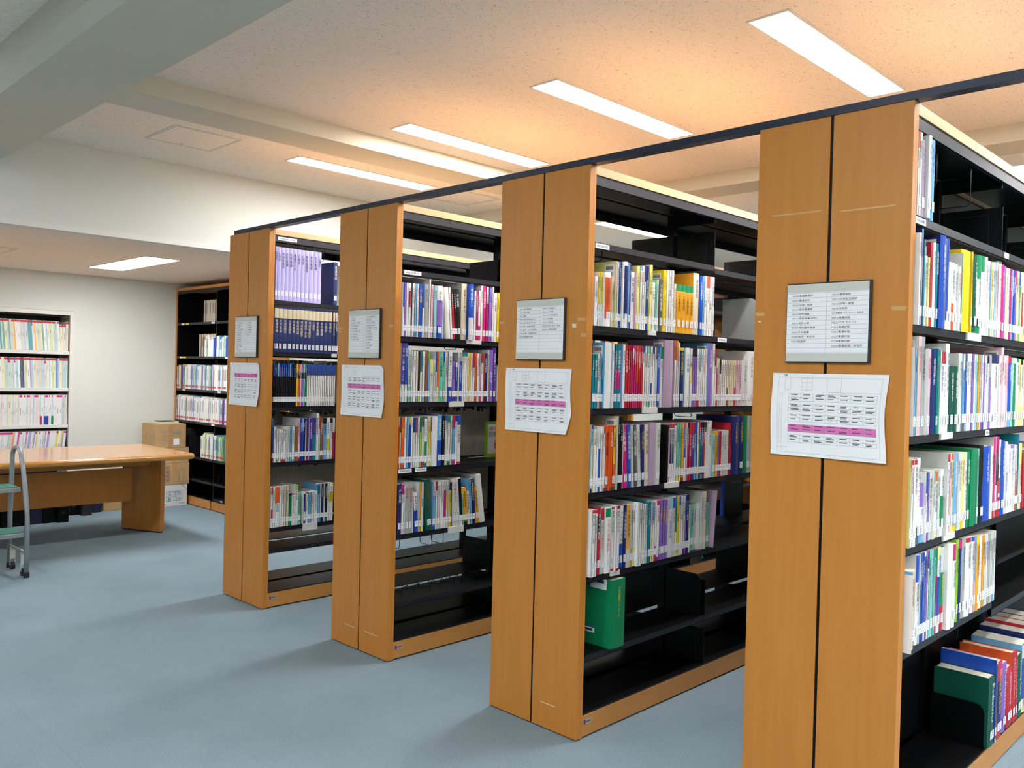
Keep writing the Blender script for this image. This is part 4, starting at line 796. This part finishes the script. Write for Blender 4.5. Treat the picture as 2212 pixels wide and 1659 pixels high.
# big green book: barcode and blue call-number sticker
gb = [o for o in bpy.data.objects if o.get('label', '').startswith('thick green book') or (o.name.startswith('book') and o.get('group', '') == 'books on the sixth shelf of the second nearest bookcase')]
for g in gb[:1]:
    g['label'] = 'big green hardback standing alone on the sixth shelf of the second nearest bookcase'
    mb = MB(); mb.box((-0.0006, .03, .24), (-0.0001, .115, .285), PAPER); mb.box((-0.0009, .045, .265), (-0.0006, .085, .278), INK); mb.build('cover_sticker', g)
    mb = MB(); mb.box((-0.0006, .09, .05), (-0.0001, .15, .075), PAPER); mb.box((-0.0008, .09, .07), (-0.0006, .15, .075), PM['B']); mb.box((-0.0008, .10, .055), (-0.0006, .14, .065), INK); mb.build('number_sticker', g)

# book displayed face out on the fourth shelf of the third bookcase
y = YF['C'] + .17; a = at(1050, 985, 1, y); b = at(1069, 908, 1, y); z = SZ['C'][4] + .001
t = empty('display_book', (a.x, y, z)); tag(t, 'lime-edged medical book shown face out on the fourth shelf, third nearest bookcase', 'book', 'books shown face out')
W_, H_ = .148, .21
mb = MB(); mb.box((0, 0, 0), (W_, .002, H_), PM['l']); mb.box((0, .002, 0), (.002, .014, H_), PM['l']); mb.box((0, .014, 0), (W_, .016, H_), PM['l']); mb.build('cover', t)
mb = MB(); mb.box((.002, .0022, .002), (W_ - .002, .0138, H_ - .002), PAGES); mb.build('page_block', t)
mb = MB(); mb.box((.01, -.0006, .022), (W_ - .006, -.0001, H_ - .016), PM['W']); mb.build('cover_panel', t)
put_text('title', '図解でわかる', t, (.02, -.001, H_ - .03), (1, 0, 0), (0, 0, 1), .09, .02, PM['r']); put_text('title', '肝疾患', t, (.02, -.001, H_ - .06), (1, 0, 0), (0, 0, 1), .09, .032, PM['G'])
mb = MB(); mb.tube([(.07, -.001, .05), (.066, -.0012, .075), (.078, -.001, .09), (.07, -.001, .1)], .004, PM['r'], 6); mb.build('cover_drawing', t)
# dark book with white lettering and a blue spine at the back of the fifth shelf of the second bookcase
y = YF['B'] + WD - .045; a = at(1563, 1100, 1, y); zt = z_on(1026, a.x, y); z = SZ['B'][5] + .001
t = empty('display_book', (a.x, y, z)); tag(t, 'dark blue-edged book lettered THINKING face out behind the fifth shelf, second nearest bookcase', 'book', 'books shown face out')
H_ = min(zt - z, .30)
mb = MB(); mb.box((.012, 0, 0), (.22, .003, H_), PM['K']); mb.box((.012, .022, 0), (.22, .025, H_), PM['K']); mb.build('cover', t)
mb = MB(); mb.box((0, 0, 0), (.0118, .025, H_), PM['B']); mb.build('spine', t)
mb = MB(); mb.box((.0125, .0034, .003), (.215, .0216, H_ - .003), PAGES); mb.build('page_block', t)
put_text('title', 'THINKING', t, (.03, -.0006, H_ - .034), (1, 0, 0), (0, 0, 1), .17, .026, PM['w'])
# green bookmark ribbon
t = None
for o in bpy.data.objects:
    if o.get('group') == 'books on the fifth shelf of the second nearest bookcase' and o.location.x > .6:
        if t is None or abs(o.location.x - x_on(1519, YF['B'], SZ['B'][5])) < abs(t.location.x - x_on(1519, YF['B'], SZ['B'][5])): t = o
if t:
    mb = MB(); mb.tube([(.01, .001, .002), (.011, -.004, -.012), (.012, -.005, -.034)], .0012, PM['E'], 5); mb.tube([(.012, -.005, -.033), (.005, -.005, -.045)], .0012, PM['E'], 5); mb.tube([(.012, -.005, -.033), (.02, -.005, -.043)], .0012, PM['E'], 5); mb.build('bookmark_ribbon', t)

# ------------------------------------------------------------------ built-in white steel shelves with journals
t = empty('wall_shelving', (-1.0, YW + .2, 0)); tag(t, 'white steel shelving built into the back wall, full of journals', 'shelving')
def PW(mb, name, **k): mb.v = [(a + 1.0, b - YW - .2, c) for a, b, c in mb.v]; return mb.build(name, t, **k)
mb = MB(); mb.box((-2.315, YW - .006, 1.93), (CX - .001, YW + .03, 1.97), WHITEM); PW(mb, 'top_frame')
for x in (CX - .037, -2.315): mb = MB(); mb.box((x, YW - .006, 0), (x + .036, YW + .03, 1.9295), WHITEM); PW(mb, 'side_frame')
mb = MB(); mb.box((-2.31, YW + .4, 0), (CX - .004, YW + .41, 1.93), DARKTRIM); PW(mb, 'back_panel')
for x in (CX - .006, -2.314, -.98): mb = MB(); mb.box((x, YW + .031, 0), (x + .004, YW + .399, 1.93), WHITEM); PW(mb, 'side_panel')
WZ = [1.573, 1.208, .846, .49, .10]
for z in WZ:
    for (xa, xb) in ((-2.308, -.982), (-.974, CX - .040)):
        mb = MB(); mb.box((xa, YW + .002, z - .034), (xb, YW + .39, z), WHITEM); PW(mb, 'shelf', bevel=.002)
for z in (1.62, 1.25, .9): 
    mb = MB(); mb.box((CX - .05, YW + .034, z), (CX - .042, YW + .05, z + .22), PM['c']); PW(mb, 'post_strip')
JP = dict(e=(196, 224, 214), y=(234, 230, 196), b=(186, 210, 228), W=(236, 236, 238), w=(216, 220, 220), p=(236, 214, 220), l=(206, 224, 170), c=(228, 216, 190), t=(96, 170, 184), o=(240, 196, 100), g=(170, 178, 178), E=(110, 190, 160), Y=(234, 222, 110), v=(180, 170, 214), N=(56, 60, 96), B=(110, 150, 214), s=(176, 214, 224), P=(196, 90, 150), O=(232, 176, 150), I=(92, 100, 130))
JM = {k: mat('journal_' + WORD[k].replace(' ', '_'), v, .5) for k, v in JP.items()}
rj = random.Random(5); JC = {0: 'eybWpelwcWtwcpgEowWbwWwW', 1: 'yWbelceWcybcepvbWwyBsWWwWw', 2: 'eWbpeyWWWWspWwWWWWeWW', 3: 'PcvWWWwYlWWWsOwWWW'}
JW = {'e': 'mint', 'y': 'pale yellow'}
zs = {0: 'top', 1: 'second', 2: 'third', 3: 'fourth'}
def journal(x, y, z, w, h, c, lean, lab, sticker, grp):
    b = MB(); b.box((0, 0, 0), (w, .19, h), JM[c], faces=[None, PAGES, None, None, PAGES, None]); 
    o = b.build('journal'); o.location = (x, y, z); o.rotation_euler = (0, -math.radians(lean), 0); tag(o, lab, 'journal', grp)
    if sticker:
        s_ = MB(); s_.box((.0002, -.0006, h - .024), (w - .0002, -.0001, h - .004), PM['r'] if sticker == 1 else PM['P']); s_.build('red_sticker', o)
    m_ = MB()
    zz = h * rj.uniform(.3, .6); ze = zz + h * rj.uniform(.08, .25); m_.quad([(w * .42, -.0004, zz), (w * .6, -.0004, zz), (w * .6, -.0004, ze), (w * .42, -.0004, ze)], INKL)
    m_.build('spine_text', o)
LX = CX - .045
for k in range(4):
    z = WZ[k] + .0008; x = LX; i = 0; lean = {0: 4.5, 1: 3.0, 2: 0, 3: -6.0}[k]
    if lean < 0: x -= .0
    while x > -.56:
        i += 1; w = rj.choice((.009, .011, .013, .016, .02, .024)); c = rj.choice(JC[k]) ; 
        if k == 1 and i in (24, 25): c = 'N' if i == 24 else 'I'
        x -= w + .0006; st = 1 if (k < 2 and rj.random() < .85) else (2 if rj.random() < .35 else 0)
        h = .292 if st != 2 or k > 1 else .262
        lab = ('pale ' if c in 'lotEYvBsOP' and 'pale' not in WORD[c] else '') + '%s journal%s, %s from the frame, %s shelf, white shelving' % (WORD[c], {0: '', 1: ' with red sticker', 2: ' with pink sticker'}[st], ordw(i), zs[k])
        off = 0.0
        if lean > 0: off = 0
        ll = lean * min(1.0, (LX - x) / .12) if k == 0 else lean * min(1, (LX - x) / .35) if k == 1 else lean
        zo = z + (math.sin(math.radians(-ll)) * w if ll < 0 else 0)
        journal(x - (0.031 if lean < 0 else 0), YW + .02, zo, w, h, c, ll if lean >= 0 else lean, lab, st, 'journals on the %s shelf of the white shelving' % zs[k])
        if ll > 0: pass
# small coloured markers on the third shelf
for c, x0, w_ in (('P', .085, .014), ('B', .12, .018), ('V', .139, .018), ('E', .185, .018)):
    mb = MB(); mb.box((0, 0, 0), (w_, .004, .085), PM[c]); o = mb.build('index_card'); o.location = (x0, YW + .012, WZ[2] + .001); tag(o, WORD[c] + ' index card standing before the white journals on the third shelf', 'index card', 'coloured index cards on the white shelving')

# ------------------------------------------------------------------ black bookcase against the right-hand wall
CF = 1.40
t = empty('wall_bookcase', (CF + .15, 6.785, 0)); tag(t, 'black steel bookcase with wooden trim standing in the far corner behind the cardboard boxes', 'bookcase')
def PC(mb, name, par=None, **k): mb.v = [(a - CF - .15, b - 6.785, c) for a, b, c in mb.v]; return mb.build(name, par or t, **k)
Y1, Y0 = 7.685, 5.88
mb = MB(); mb.box((CF, Y1 - .028, 0.004), (XR - .004, Y1, 2.26), WOOD); PC(mb, 'end_panel')
mb = MB(); mb.box((CF, Y0, 0.004), (XR - .004, Y0 + .028, 2.26), WOOD); PC(mb, 'end_panel')
mb = MB(); mb.box((CF, Y0, 2.2605), (XR - .004, Y1, 2.29), WOOD_H); PC(mb, 'top_board')
mb = MB(); mb.box((CF + .003, Y0 + .029, 2.225), (CF + .005, Y1 - .029, 2.26), LIP); PC(mb, 'canopy')
mb = MB(); mb.box((XR - .02, Y0 + .029, .1), (XR - .008, Y1 - .029, 2.26), STEEL); PC(mb, 'back_panel')
mb = MB(); mb.box((CF + .006, Y1 - .0305, .1), (XR - .02, Y1 - .0285, 2.26), STEEL); PC(mb, 'side_liner')
for (a, b) in ((Y0, 6.782), (6.784, Y1)): mb = MB(); mb.box((CF + .002, a + .0285, .008), (CF + .02, b - (.0285 if b == Y1 else 0), .093), WOOD_H); PC(mb, 'plinth')
mb = MB(); mb.box((CF + .02, 6.775, .094), (XR - .022, 6.79, 2.26), STEEL); PC(mb, 'upright')
CZ = [1.915, 1.56, 1.215, .88, .515, .28, .10]
for z in CZ:
    for (a, b) in ((Y0 + .03, 6.774), (6.791, Y1 - .03)):
        mb = MB(); mb.box((CF + .005, a, z - .004), (XR - .022, b, z), STEEL); mb.box((CF + .004, a, z - .025), (CF + .006, b, z), LIP); PC(mb, 'shelf')
for z, y0, c in ((1.915, 7.55, 'W'), (1.915, 7.45, 'Y'), (1.56, 7.58, 'W'), (1.56, 7.5, 'Y'), (1.215, 7.5, 'Y'), (1.915, 6.86, 'W'), (1.56, 6.56, 'W'), (1.215, 6.7, 'W'), (.88, 6.82, 'W')):
    mb = MB(); mb.box((CF + .0028, y0 - .07, z - .021), (CF + .004, y0, z - .004), PM[c]); PC(mb, 'shelf_label')
cb = MB()
def fill_y(ya, yb, x, z, hs, pal, dp=.17, wr=(.010, .026), red=False):
    y = yb
    while y > ya:
        w = rj.uniform(*wr); h = rj.uniform(*hs); m = PM[rj.choice(pal)]
        cb.box((x, y - w + .0008, z), (x + dp, y, z + h), m, faces=[None, PAGES, None, None, None, None])
        if rj.random() < .5: cb.quad([(x - .0004, y - w * .7, z + h * .4), (x - .0004, y - w * .3, z + h * .4), (x - .0004, y - w * .3, z + h * .85), (x - .0004, y - w * .7, z + h * .85)], PM[rj.choice('KVBGn')])
        if red and rj.random() < .8: cb.quad([(x - .0004, y - w * .9, z + .02), (x - .0004, y - w * .1, z + .02), (x - .0004, y - w * .1, z + .04), (x - .0004, y - w * .9, z + .04)], PM['r'])
        if pal == 'cncw': cb.box((x - .0005, y - w, z), (x + .1, y - w + .003, z + h), PM['K'])
        y -= w
fill_y(6.80, 7.26, CF + .11, 1.9155, (.235, .24), 'cncw', wr=(.018, .022)); fill_y(6.80, 7.33, CF + .10, 1.5605, (.235, .24), 'cncw', wr=(.018, .022))
fill_y(5.93, 6.76, CF + .012, 1.5605, (.17, .22), 'bBsWWWWeW', dp=.08, wr=(.02, .03)); fill_y(6.80, 7.02, CF + .012, 1.5605, (.17, .22), 'bBsWWWWeW', dp=.08, wr=(.02, .03)); fill_y(5.93, 7.655, CF + .010, 1.2155, (.24, .26), 'WWWWWpvetbwWYOVWW', dp=.2, red=True)
fill_y(5.93, 7.65, CF + .010, .8805, (.235, .265), 'WWWWWWwWcbVW', dp=.2, red=True); fill_y(5.93, 7.06, CF + .010, .5155, (.22, .26), 'pWWWbWtElW', dp=.2, red=True)
cb.build('books'); o = [q for q in bpy.data.objects if q.name.startswith('books') and not q.get('kind')][0]
tag(o, 'pale books filling the shelves of the far corner bookcase', 'books', kind='stuff')
# black plastic racks and file boxes in that bookcase
def magfile(y, z, label, m=None, w=.08):
    t = empty('magazine_rack', (CF + .02, y, z)); tag(t, label, 'magazine file', 'black magazine files in the corner bookcase'); m = m or STEEL
    for yy in (0, w): 
        mb = MB(); mb.prism([(0, 0), (.24, 0), (.24, .24), (.13, .24), (0, .07)], 1, yy, yy + .003, m); mb.build('side', t)
    mb = MB(); mb.box((.237, .003, 0), (.24, w, .24), m); mb.build('back', t); mb = MB(); mb.box((0, .003, 0), (.237, w, .003), m); mb.build('bottom', t)
for i in range(4): magfile(6.36 + .11 * i, .2808, 'black slanted magazine file on the low shelf of the corner bookcase, %s from the corner' % ORD[3 - i])
for i in range(3): magfile(6.30 + .11 * i, .5158, 'black slanted magazine file beside the pink book of the corner bookcase, %s from the corner' % ORD[2 - i], w=.07) if i == 9 else None
mb = MB(); mb.prism([(0, 0), (.26, 0), (.26, .28), (.02, .28), (0, .12)], 1, 0, .10, PM['K']); o = mb.build('document_case'); o.location = (CF + .012, 7.33, .5158); tag(o, 'black document case standing at the corner end of the shelf above the boxes', 'document case')
mb = MB(); mb.box((0, 0, 0), (.25, .21, .022), PM['K']); mb.box((-.0005, .02, .004), (0, .06, .018), PM['W']); o = mb.build('ring_binder'); o.location = (CF + .012, 6.55, .1008); tag(o, 'black binder lying flat on the bottom shelf of the corner bookcase', 'binder')

# ------------------------------------------------------------------ cardboard boxes
def carton(x0, y0, z0, wx, wy, h, label, m, rz=0, kind=0):
    t = empty('cardboard_box', (x0 + wx / 2, y0 + wy / 2, z0 + .0008), rz); tag(t, label, 'cardboard box', 'cardboard boxes in the back corner')
    a, b = wx / 2, wy / 2
    mb = MB(); mb.box((-a, -b, 0), (a, b, h - .003), m); mb.build('body', t, bevel=.003)
    for s in (-1, 1): mb = MB(); mb.box((-a, .001 if s > 0 else -b, h - .0028), (a, b if s > 0 else -.001, h), m); mb.build('flap', t)
    if kind != 2:
        mb = MB(); mb.box((-.025, -b - .0006, h * .55 if kind == 3 else .0), (.025, -b - .0001, h), TAPE); mb.box((-.025, -b, h + .0001), (.025, b, h + .0007), TAPE); mb.build('tape', t)
    ln = MB(); T_ = PM['t'] if kind != 3 else PM['I']
    def rect(xa, za, xb, zb, y=-b - .0008, m=T_):
        for (p, q, r, s) in ((xa, za, xb, za + .002), (xa, zb - .002, xb, zb), (xa, za, xa + .002, zb), (xb - .002, za, xb, zb)): ln.box((p, y, q), (r, y + .0006, s), m)
    if kind == 1:
        rect(-a * .55, h * .3, a * .65, h * .72); ln.box((-a * .55, -b - .0008, h * .5), (a * .65, -b - .0002, h * .51), T_); ln.box((-a * .35, -b - .0008, h * .3), (-a * .34, -b - .0002, h * .72), T_)
        mb = MB(); mb.box((a * .15, -b - .0012, h * .12), (a * .55, -b - .0008, h * .38), PAPER); mb.build('delivery_label', t)
        put_text('print', '印刷用紙', t, (a * .1, -b - .001, h * .68), (1, 0, 0), (0, 0, 1), a * .5, h * .13, T_)
        put_text('print', 'アイス', t, (-a - .001, -b * .1, h * .55), (0, -1, 0), (0, 0, 1), b * .7, h * .14, T_)
    if kind == 3:
        for q, s in enumerate(('品名', '数量', '材質', '日本')): rect(-a * .85, h * (.72 - .2 * q), -a * .35, h * (.88 - .2 * q)); put_text('print', s, t, (-a * .8, -b - .001, h * (.85 - .2 * q)), (1, 0, 0), (0, 0, 1), a * .4, h * .09, T_)
        rect(a * .3, h * .12, a * .62, h * .7)
    if kind == 2:
        rect(-a * .55, h * .25, a * .6, h * .7, m=PM['E']); ln.box((-.002, -b - .0008, h * .25), (0, -b - .0002, h * .7), PM['E']); ln.box((-a * .55, -b - .0008, h * .44), (a * .6, -b - .0002, h * .45), PM['E'])
        for s, x, z in (('A', -.38, .64), ('B', -.38, .41), ('170', .08, .64), ('20', .08, .41)): put_text('print', s, t, (a * x, -b - .001, h * z), (1, 0, 0), (0, 0, 1), a * (.2 if len(s) == 1 else .46), h * .16, PM['t'])
        put_text('print', '食品 重量', t, (-a * .45, -b - .001, h * .69), (1, 0, 0), (0, 0, 1), a * .9, h * .05, PM['t'])
        mb = MB(); mb.quad([(a * .5, -b - .0008, h * .97), (a * .62, -b - .0008, h * .97), (a * .9, -b - .0008, h * .72), (a * .9, -b - .0008, h * .78)], PM['Y']); mb.quad([(-a * .9, -b - .0008, h * .3), (-a * .5, -b - .0008, h * .06), (-a * .62, -b - .0008, h * .06), (-a * .9, -b - .0008, h * .22)], PM['Y']); mb.build('yellow_corner', t)
        put_text('print', '取扱注意', t, (a * .45, -b - .001, h * .16), (1, 0, 0), (0, 0, 1), a * .4, h * .06, PM['E'])
    if ln.v: ln.build('printed_lines', t)
carton(1.085, 7.262, 0, .285, .35, .222, 'white cardboard box with green print at the bottom of the corner stack', CARDW, 0, 2)
carton(1.082, 7.258, .2235, .305, .35, .222, 'brown cardboard box with blue print directly on the white box', CARD, 0, 3)
carton(1.07, 7.262, .4465, .31, .35, .16, 'brown cardboard box behind the table corner, third in the corner stack', CARD, 0, 0)
carton(1.03, 7.262, .6075, .315, .35, .243, 'brown cardboard box with green print at the top of the corner stack', CARD, 0, 1)
carton(.56, 7.345, 0, .40, .3, .28, 'flat brown cardboard box on the floor under the table, beside the black files', CARD, 0, 0)
mb = MB(); mb.box((0, 0, 0), (.2, .15, .02), PM['c']); mb.box((0, 0, .0202), (.16, .13, .03), PM['T']); o = mb.build('paper_pad'); o.location = (1.10, 7.34, .8525); tag(o, 'small pad of papers lying on the topmost cardboard box', 'paper pad')

# ------------------------------------------------------------------ table
TX0, TX1, TY0, TY1 = -2.75, .655, 5.535, 6.665
t = empty('meeting_table', ((TX0 + TX1) / 2, 6.1, 0)); tag(t, 'long glossy wooden meeting table with rounded edge and slab legs', 'table')
cxm = (TX0 + TX1) / 2
bm = bmesh.new(); r = .05; pts = []
X = (TX1 - TX0) / 2; Yh = (TY1 - TY0) / 2
for (sx, sy, a0) in ((1, -1, -90), (1, 1, 0), (-1, 1, 90), (-1, -1, 180)):
    for q in range(7): a = math.radians(a0 + 15 * q); pts.append((sx * (X - r) + r * math.cos(a), sy * (Yh - r) + r * math.sin(a)))
prof = [(-.012, 0), (-.004, .006), (0, .018), (0, .026), (-.005, .039), (-.016, .046)]
rings = []
for (o_, z_) in prof:
    rings.append([bm.verts.new((p[0] + (o_ if p[0] > 0 else -o_), p[1] + (o_ if p[1] > 0 else -o_), .674 + z_)) for p in pts])
for a, b in zip(rings, rings[1:]):
    for i in range(len(pts)): j = (i + 1) % len(pts); bm.faces.new((a[i], a[j], b[j], b[i]))
bm.faces.new(rings[0][::-1]); bm.faces.new(rings[-1]); bmesh.ops.recalc_face_normals(bm, faces=bm.faces)
me = bpy.data.meshes.new('table_top'); bm.to_mesh(me); bm.free(); me.materials.append(WOOD_T)
o = bpy.data.objects.new('table_top', me); COL.objects.link(o); o.parent = t
for p in me.polygons[:-1]: p.use_smooth = True
me.polygons[-1].use_smooth = False; me.polygons[-2].use_smooth = False
def leg(xa, ya, xb, yb, th=.05):
    d = Vector((xb - xa, yb - ya)); d.normalize(); n = Vector((-d.y, d.x)) * th
    mb = MB(); mb.prism([(xa - cxm, ya - 6.1), (xb - cxm, yb - 6.1), (xb - cxm + n.x, yb - 6.1 + n.y), (xa - cxm + n.x, ya - 6.1 + n.y)], 2, .012, .673, WOOD_TL); o = mb.build('leg', t, bevel=.002)
    mb = MB(); mb.prism([(xa - cxm + .01, ya - 6.1), (xb - cxm, yb - 6.09), (xb - cxm + n.x * .8, yb - 6.09 + n.y * .8), (xa - cxm + n.x * .8, ya - 6.1 + n.y * .8)], 2, .0, .0115, DARKTRIM); mb.build('foot_pad', o)
leg(.342, 6.317, .521, 5.932); leg(-2.45, 5.932, -2.27, 6.317)
mb = MB(); mb.box((-2.2 - cxm, -.02, .283), (.335 - cxm, 0.0, .568), WOOD_TL); mb.build('modesty_panel', t)
mb = MB(); mb.box((-2.25 - cxm, -.33, .618), (.36 - cxm, -.31, .6735), WOOD_TL); mb.build('apron', t)
mb = MB(); mb.box((-2.25 - cxm, .31, .618), (.36 - cxm, .33, .6735), WOOD_TL); mb.build('apron', t)

# black box files on the floor behind the table
FP = [(-26, 1, 1142), (1, 26, 1140), (27, 61, 1137), (65, 92, 1132.5), (93, 121, 1130), (122.5, 149, 1129), (150, 170, 1113), (171, 199, 1114), (200.5, 220, 1107)]
FX = []
FL = ['black file box at the left frame edge under the table', 'black file box with a pale label, left of the ladder leg', 'wide black file box right behind the ladder leg', 'navy file box with a white label, first of the labelled pair', 'black file box with a white label, second of the labelled pair',
      'black file box with a round finger hole under the table', 'short dark file box set back behind its neighbours', 'charcoal file box projecting near the table leg', 'navy file box beside the brown floor carton']
for i, (a, b, v) in enumerate(FP):
    p = at(a, v, 2, 0); q = at(b, v, 2, 0); y = (p.y + q.y) / 2; xa = x_on(a, y, 0); xb = x_on(b, y, 0); xa = max(xa, (FX[-1] if FX else -9) + .003); FX.append(xb); wv = xb - xa - .003
    c = ('K', 'K', 'K', 'N', 'K', 'K', 'K', 'G', 'N')[i]
    t = empty('file_box', (xa + wv / 2, y, .0008)); tag(t, FL[i], 'file box', 'dark file boxes standing under the table')
    mm = {'K': STEEL, 'N': mat('file_navy_%d' % i, (24, 28, 60), .5), 'G': DARKTRIM}[c]
    mb = MB(); mb.box((-wv / 2, 0, 0), (wv / 2, .25, .31), mm); mb.build('case', t, bevel=.002)
    if i in (1, 3, 4): mb = MB(); mb.box((-wv * .2, -.001, .17), (wv * .35, -.0001, .27), PAPER); mb.build('paper_label', t)
    if i in (5, 6): mb = MB(); mb.cyl((0, -.0015, .09), (0, -.0001, .09), .012, PM['K'], 16); mb.tube([(.014 * math.cos(q * .524), -.0015, .09 + .014 * math.sin(q * .524)) for q in range(12)], .002, DARKTRIM, 5, True); mb.build('finger_hole', t)

# ------------------------------------------------------------------ rolling step ladder
t = empty('step_ladder', (-1.02, 5.18, 0)); tag(t, 'grey tubular rolling step ladder with green treads at the left frame edge', 'step ladder')
LM = mat('ladder_grey', (150, 158, 164), .35, .25); GREEN = mat('green_rubber_tread', (48, 120, 104), .7, var=.1, scale=40)
def LP(x, y, z): return (x + 1.02, y - 5.18, z)
def hoop(x):
    A = 4.955; B = 5.405; pts = [LP(x, A, .03), LP(x, A, .40), LP(x, A + .012, .46), LP(x, A + .06, .60), LP(x, A + .115, .74)]
    c = (A + B) / 2 + .03; n = 10
    for i in range(n + 1):
        a = math.pi - math.pi * i / n; pts.append(LP(x, c + .105 * math.cos(a), .79 + .075 * math.sin(a)))
    pts += [LP(x, B - .085, .6), LP(x, B - .06, .4), LP(x, B - .06, .03)]
    mb = MB(); mb.tube(pts, .0155, LM, 12); mb.build('side_hoop', t, smooth=True)
hoop(-.80); hoop(-1.24)
for (y0, y1, z, nm) in ((5.06, 5.30, .60, 'upper'), (4.955, 5.20, .305, 'lower')):
    mb = MB(); mb.box((-1.225 + 1.02, y0 - 5.18, z - .03), (-.815 + 1.02, y1 - 5.18, z - .001), LM); s = mb.build('step', t, bevel=.004)
    mb = MB(); mb.box((-1.215 + 1.02, y0 + .01 - 5.18, z - .0008), (-.825 + 1.02, y1 - .01 - 5.18, z + .004), GREEN); mb.build('tread', s)
for x in (-.80, -1.24):
    mb = MB(); mb.tube([LP(x, 4.965, .16), LP(x, 5.345, .16)], .011, LM, 8); mb.build('brace', t, smooth=True)
    for y in (4.955, 5.345):
        mb = MB(); mb.cyl(LP(x, y, 0.0005), LP(x, y, .035), .019, DARKTRIM); mb.build('foot_cap', t)
    for y in (5.03, 5.27):
        mb = MB(); mb.cyl(LP(x - .012, y, .0265), LP(x + .012, y, .0265), .026, PM['K'], 20); w_ = mb.build('caster', t, smooth=False)
        mb = MB(); mb.box(LP(x - .016, y - .008, .03), LP(x - .0135, y + .008, .075), ALU); mb.box(LP(x + .0135, y - .008, .03), LP(x + .016, y + .008, .075), ALU); mb.box(LP(x - .016, y - .008, .0755), LP(x + .016, y + .008, .16), ALU); mb.build('caster_fork', w_)
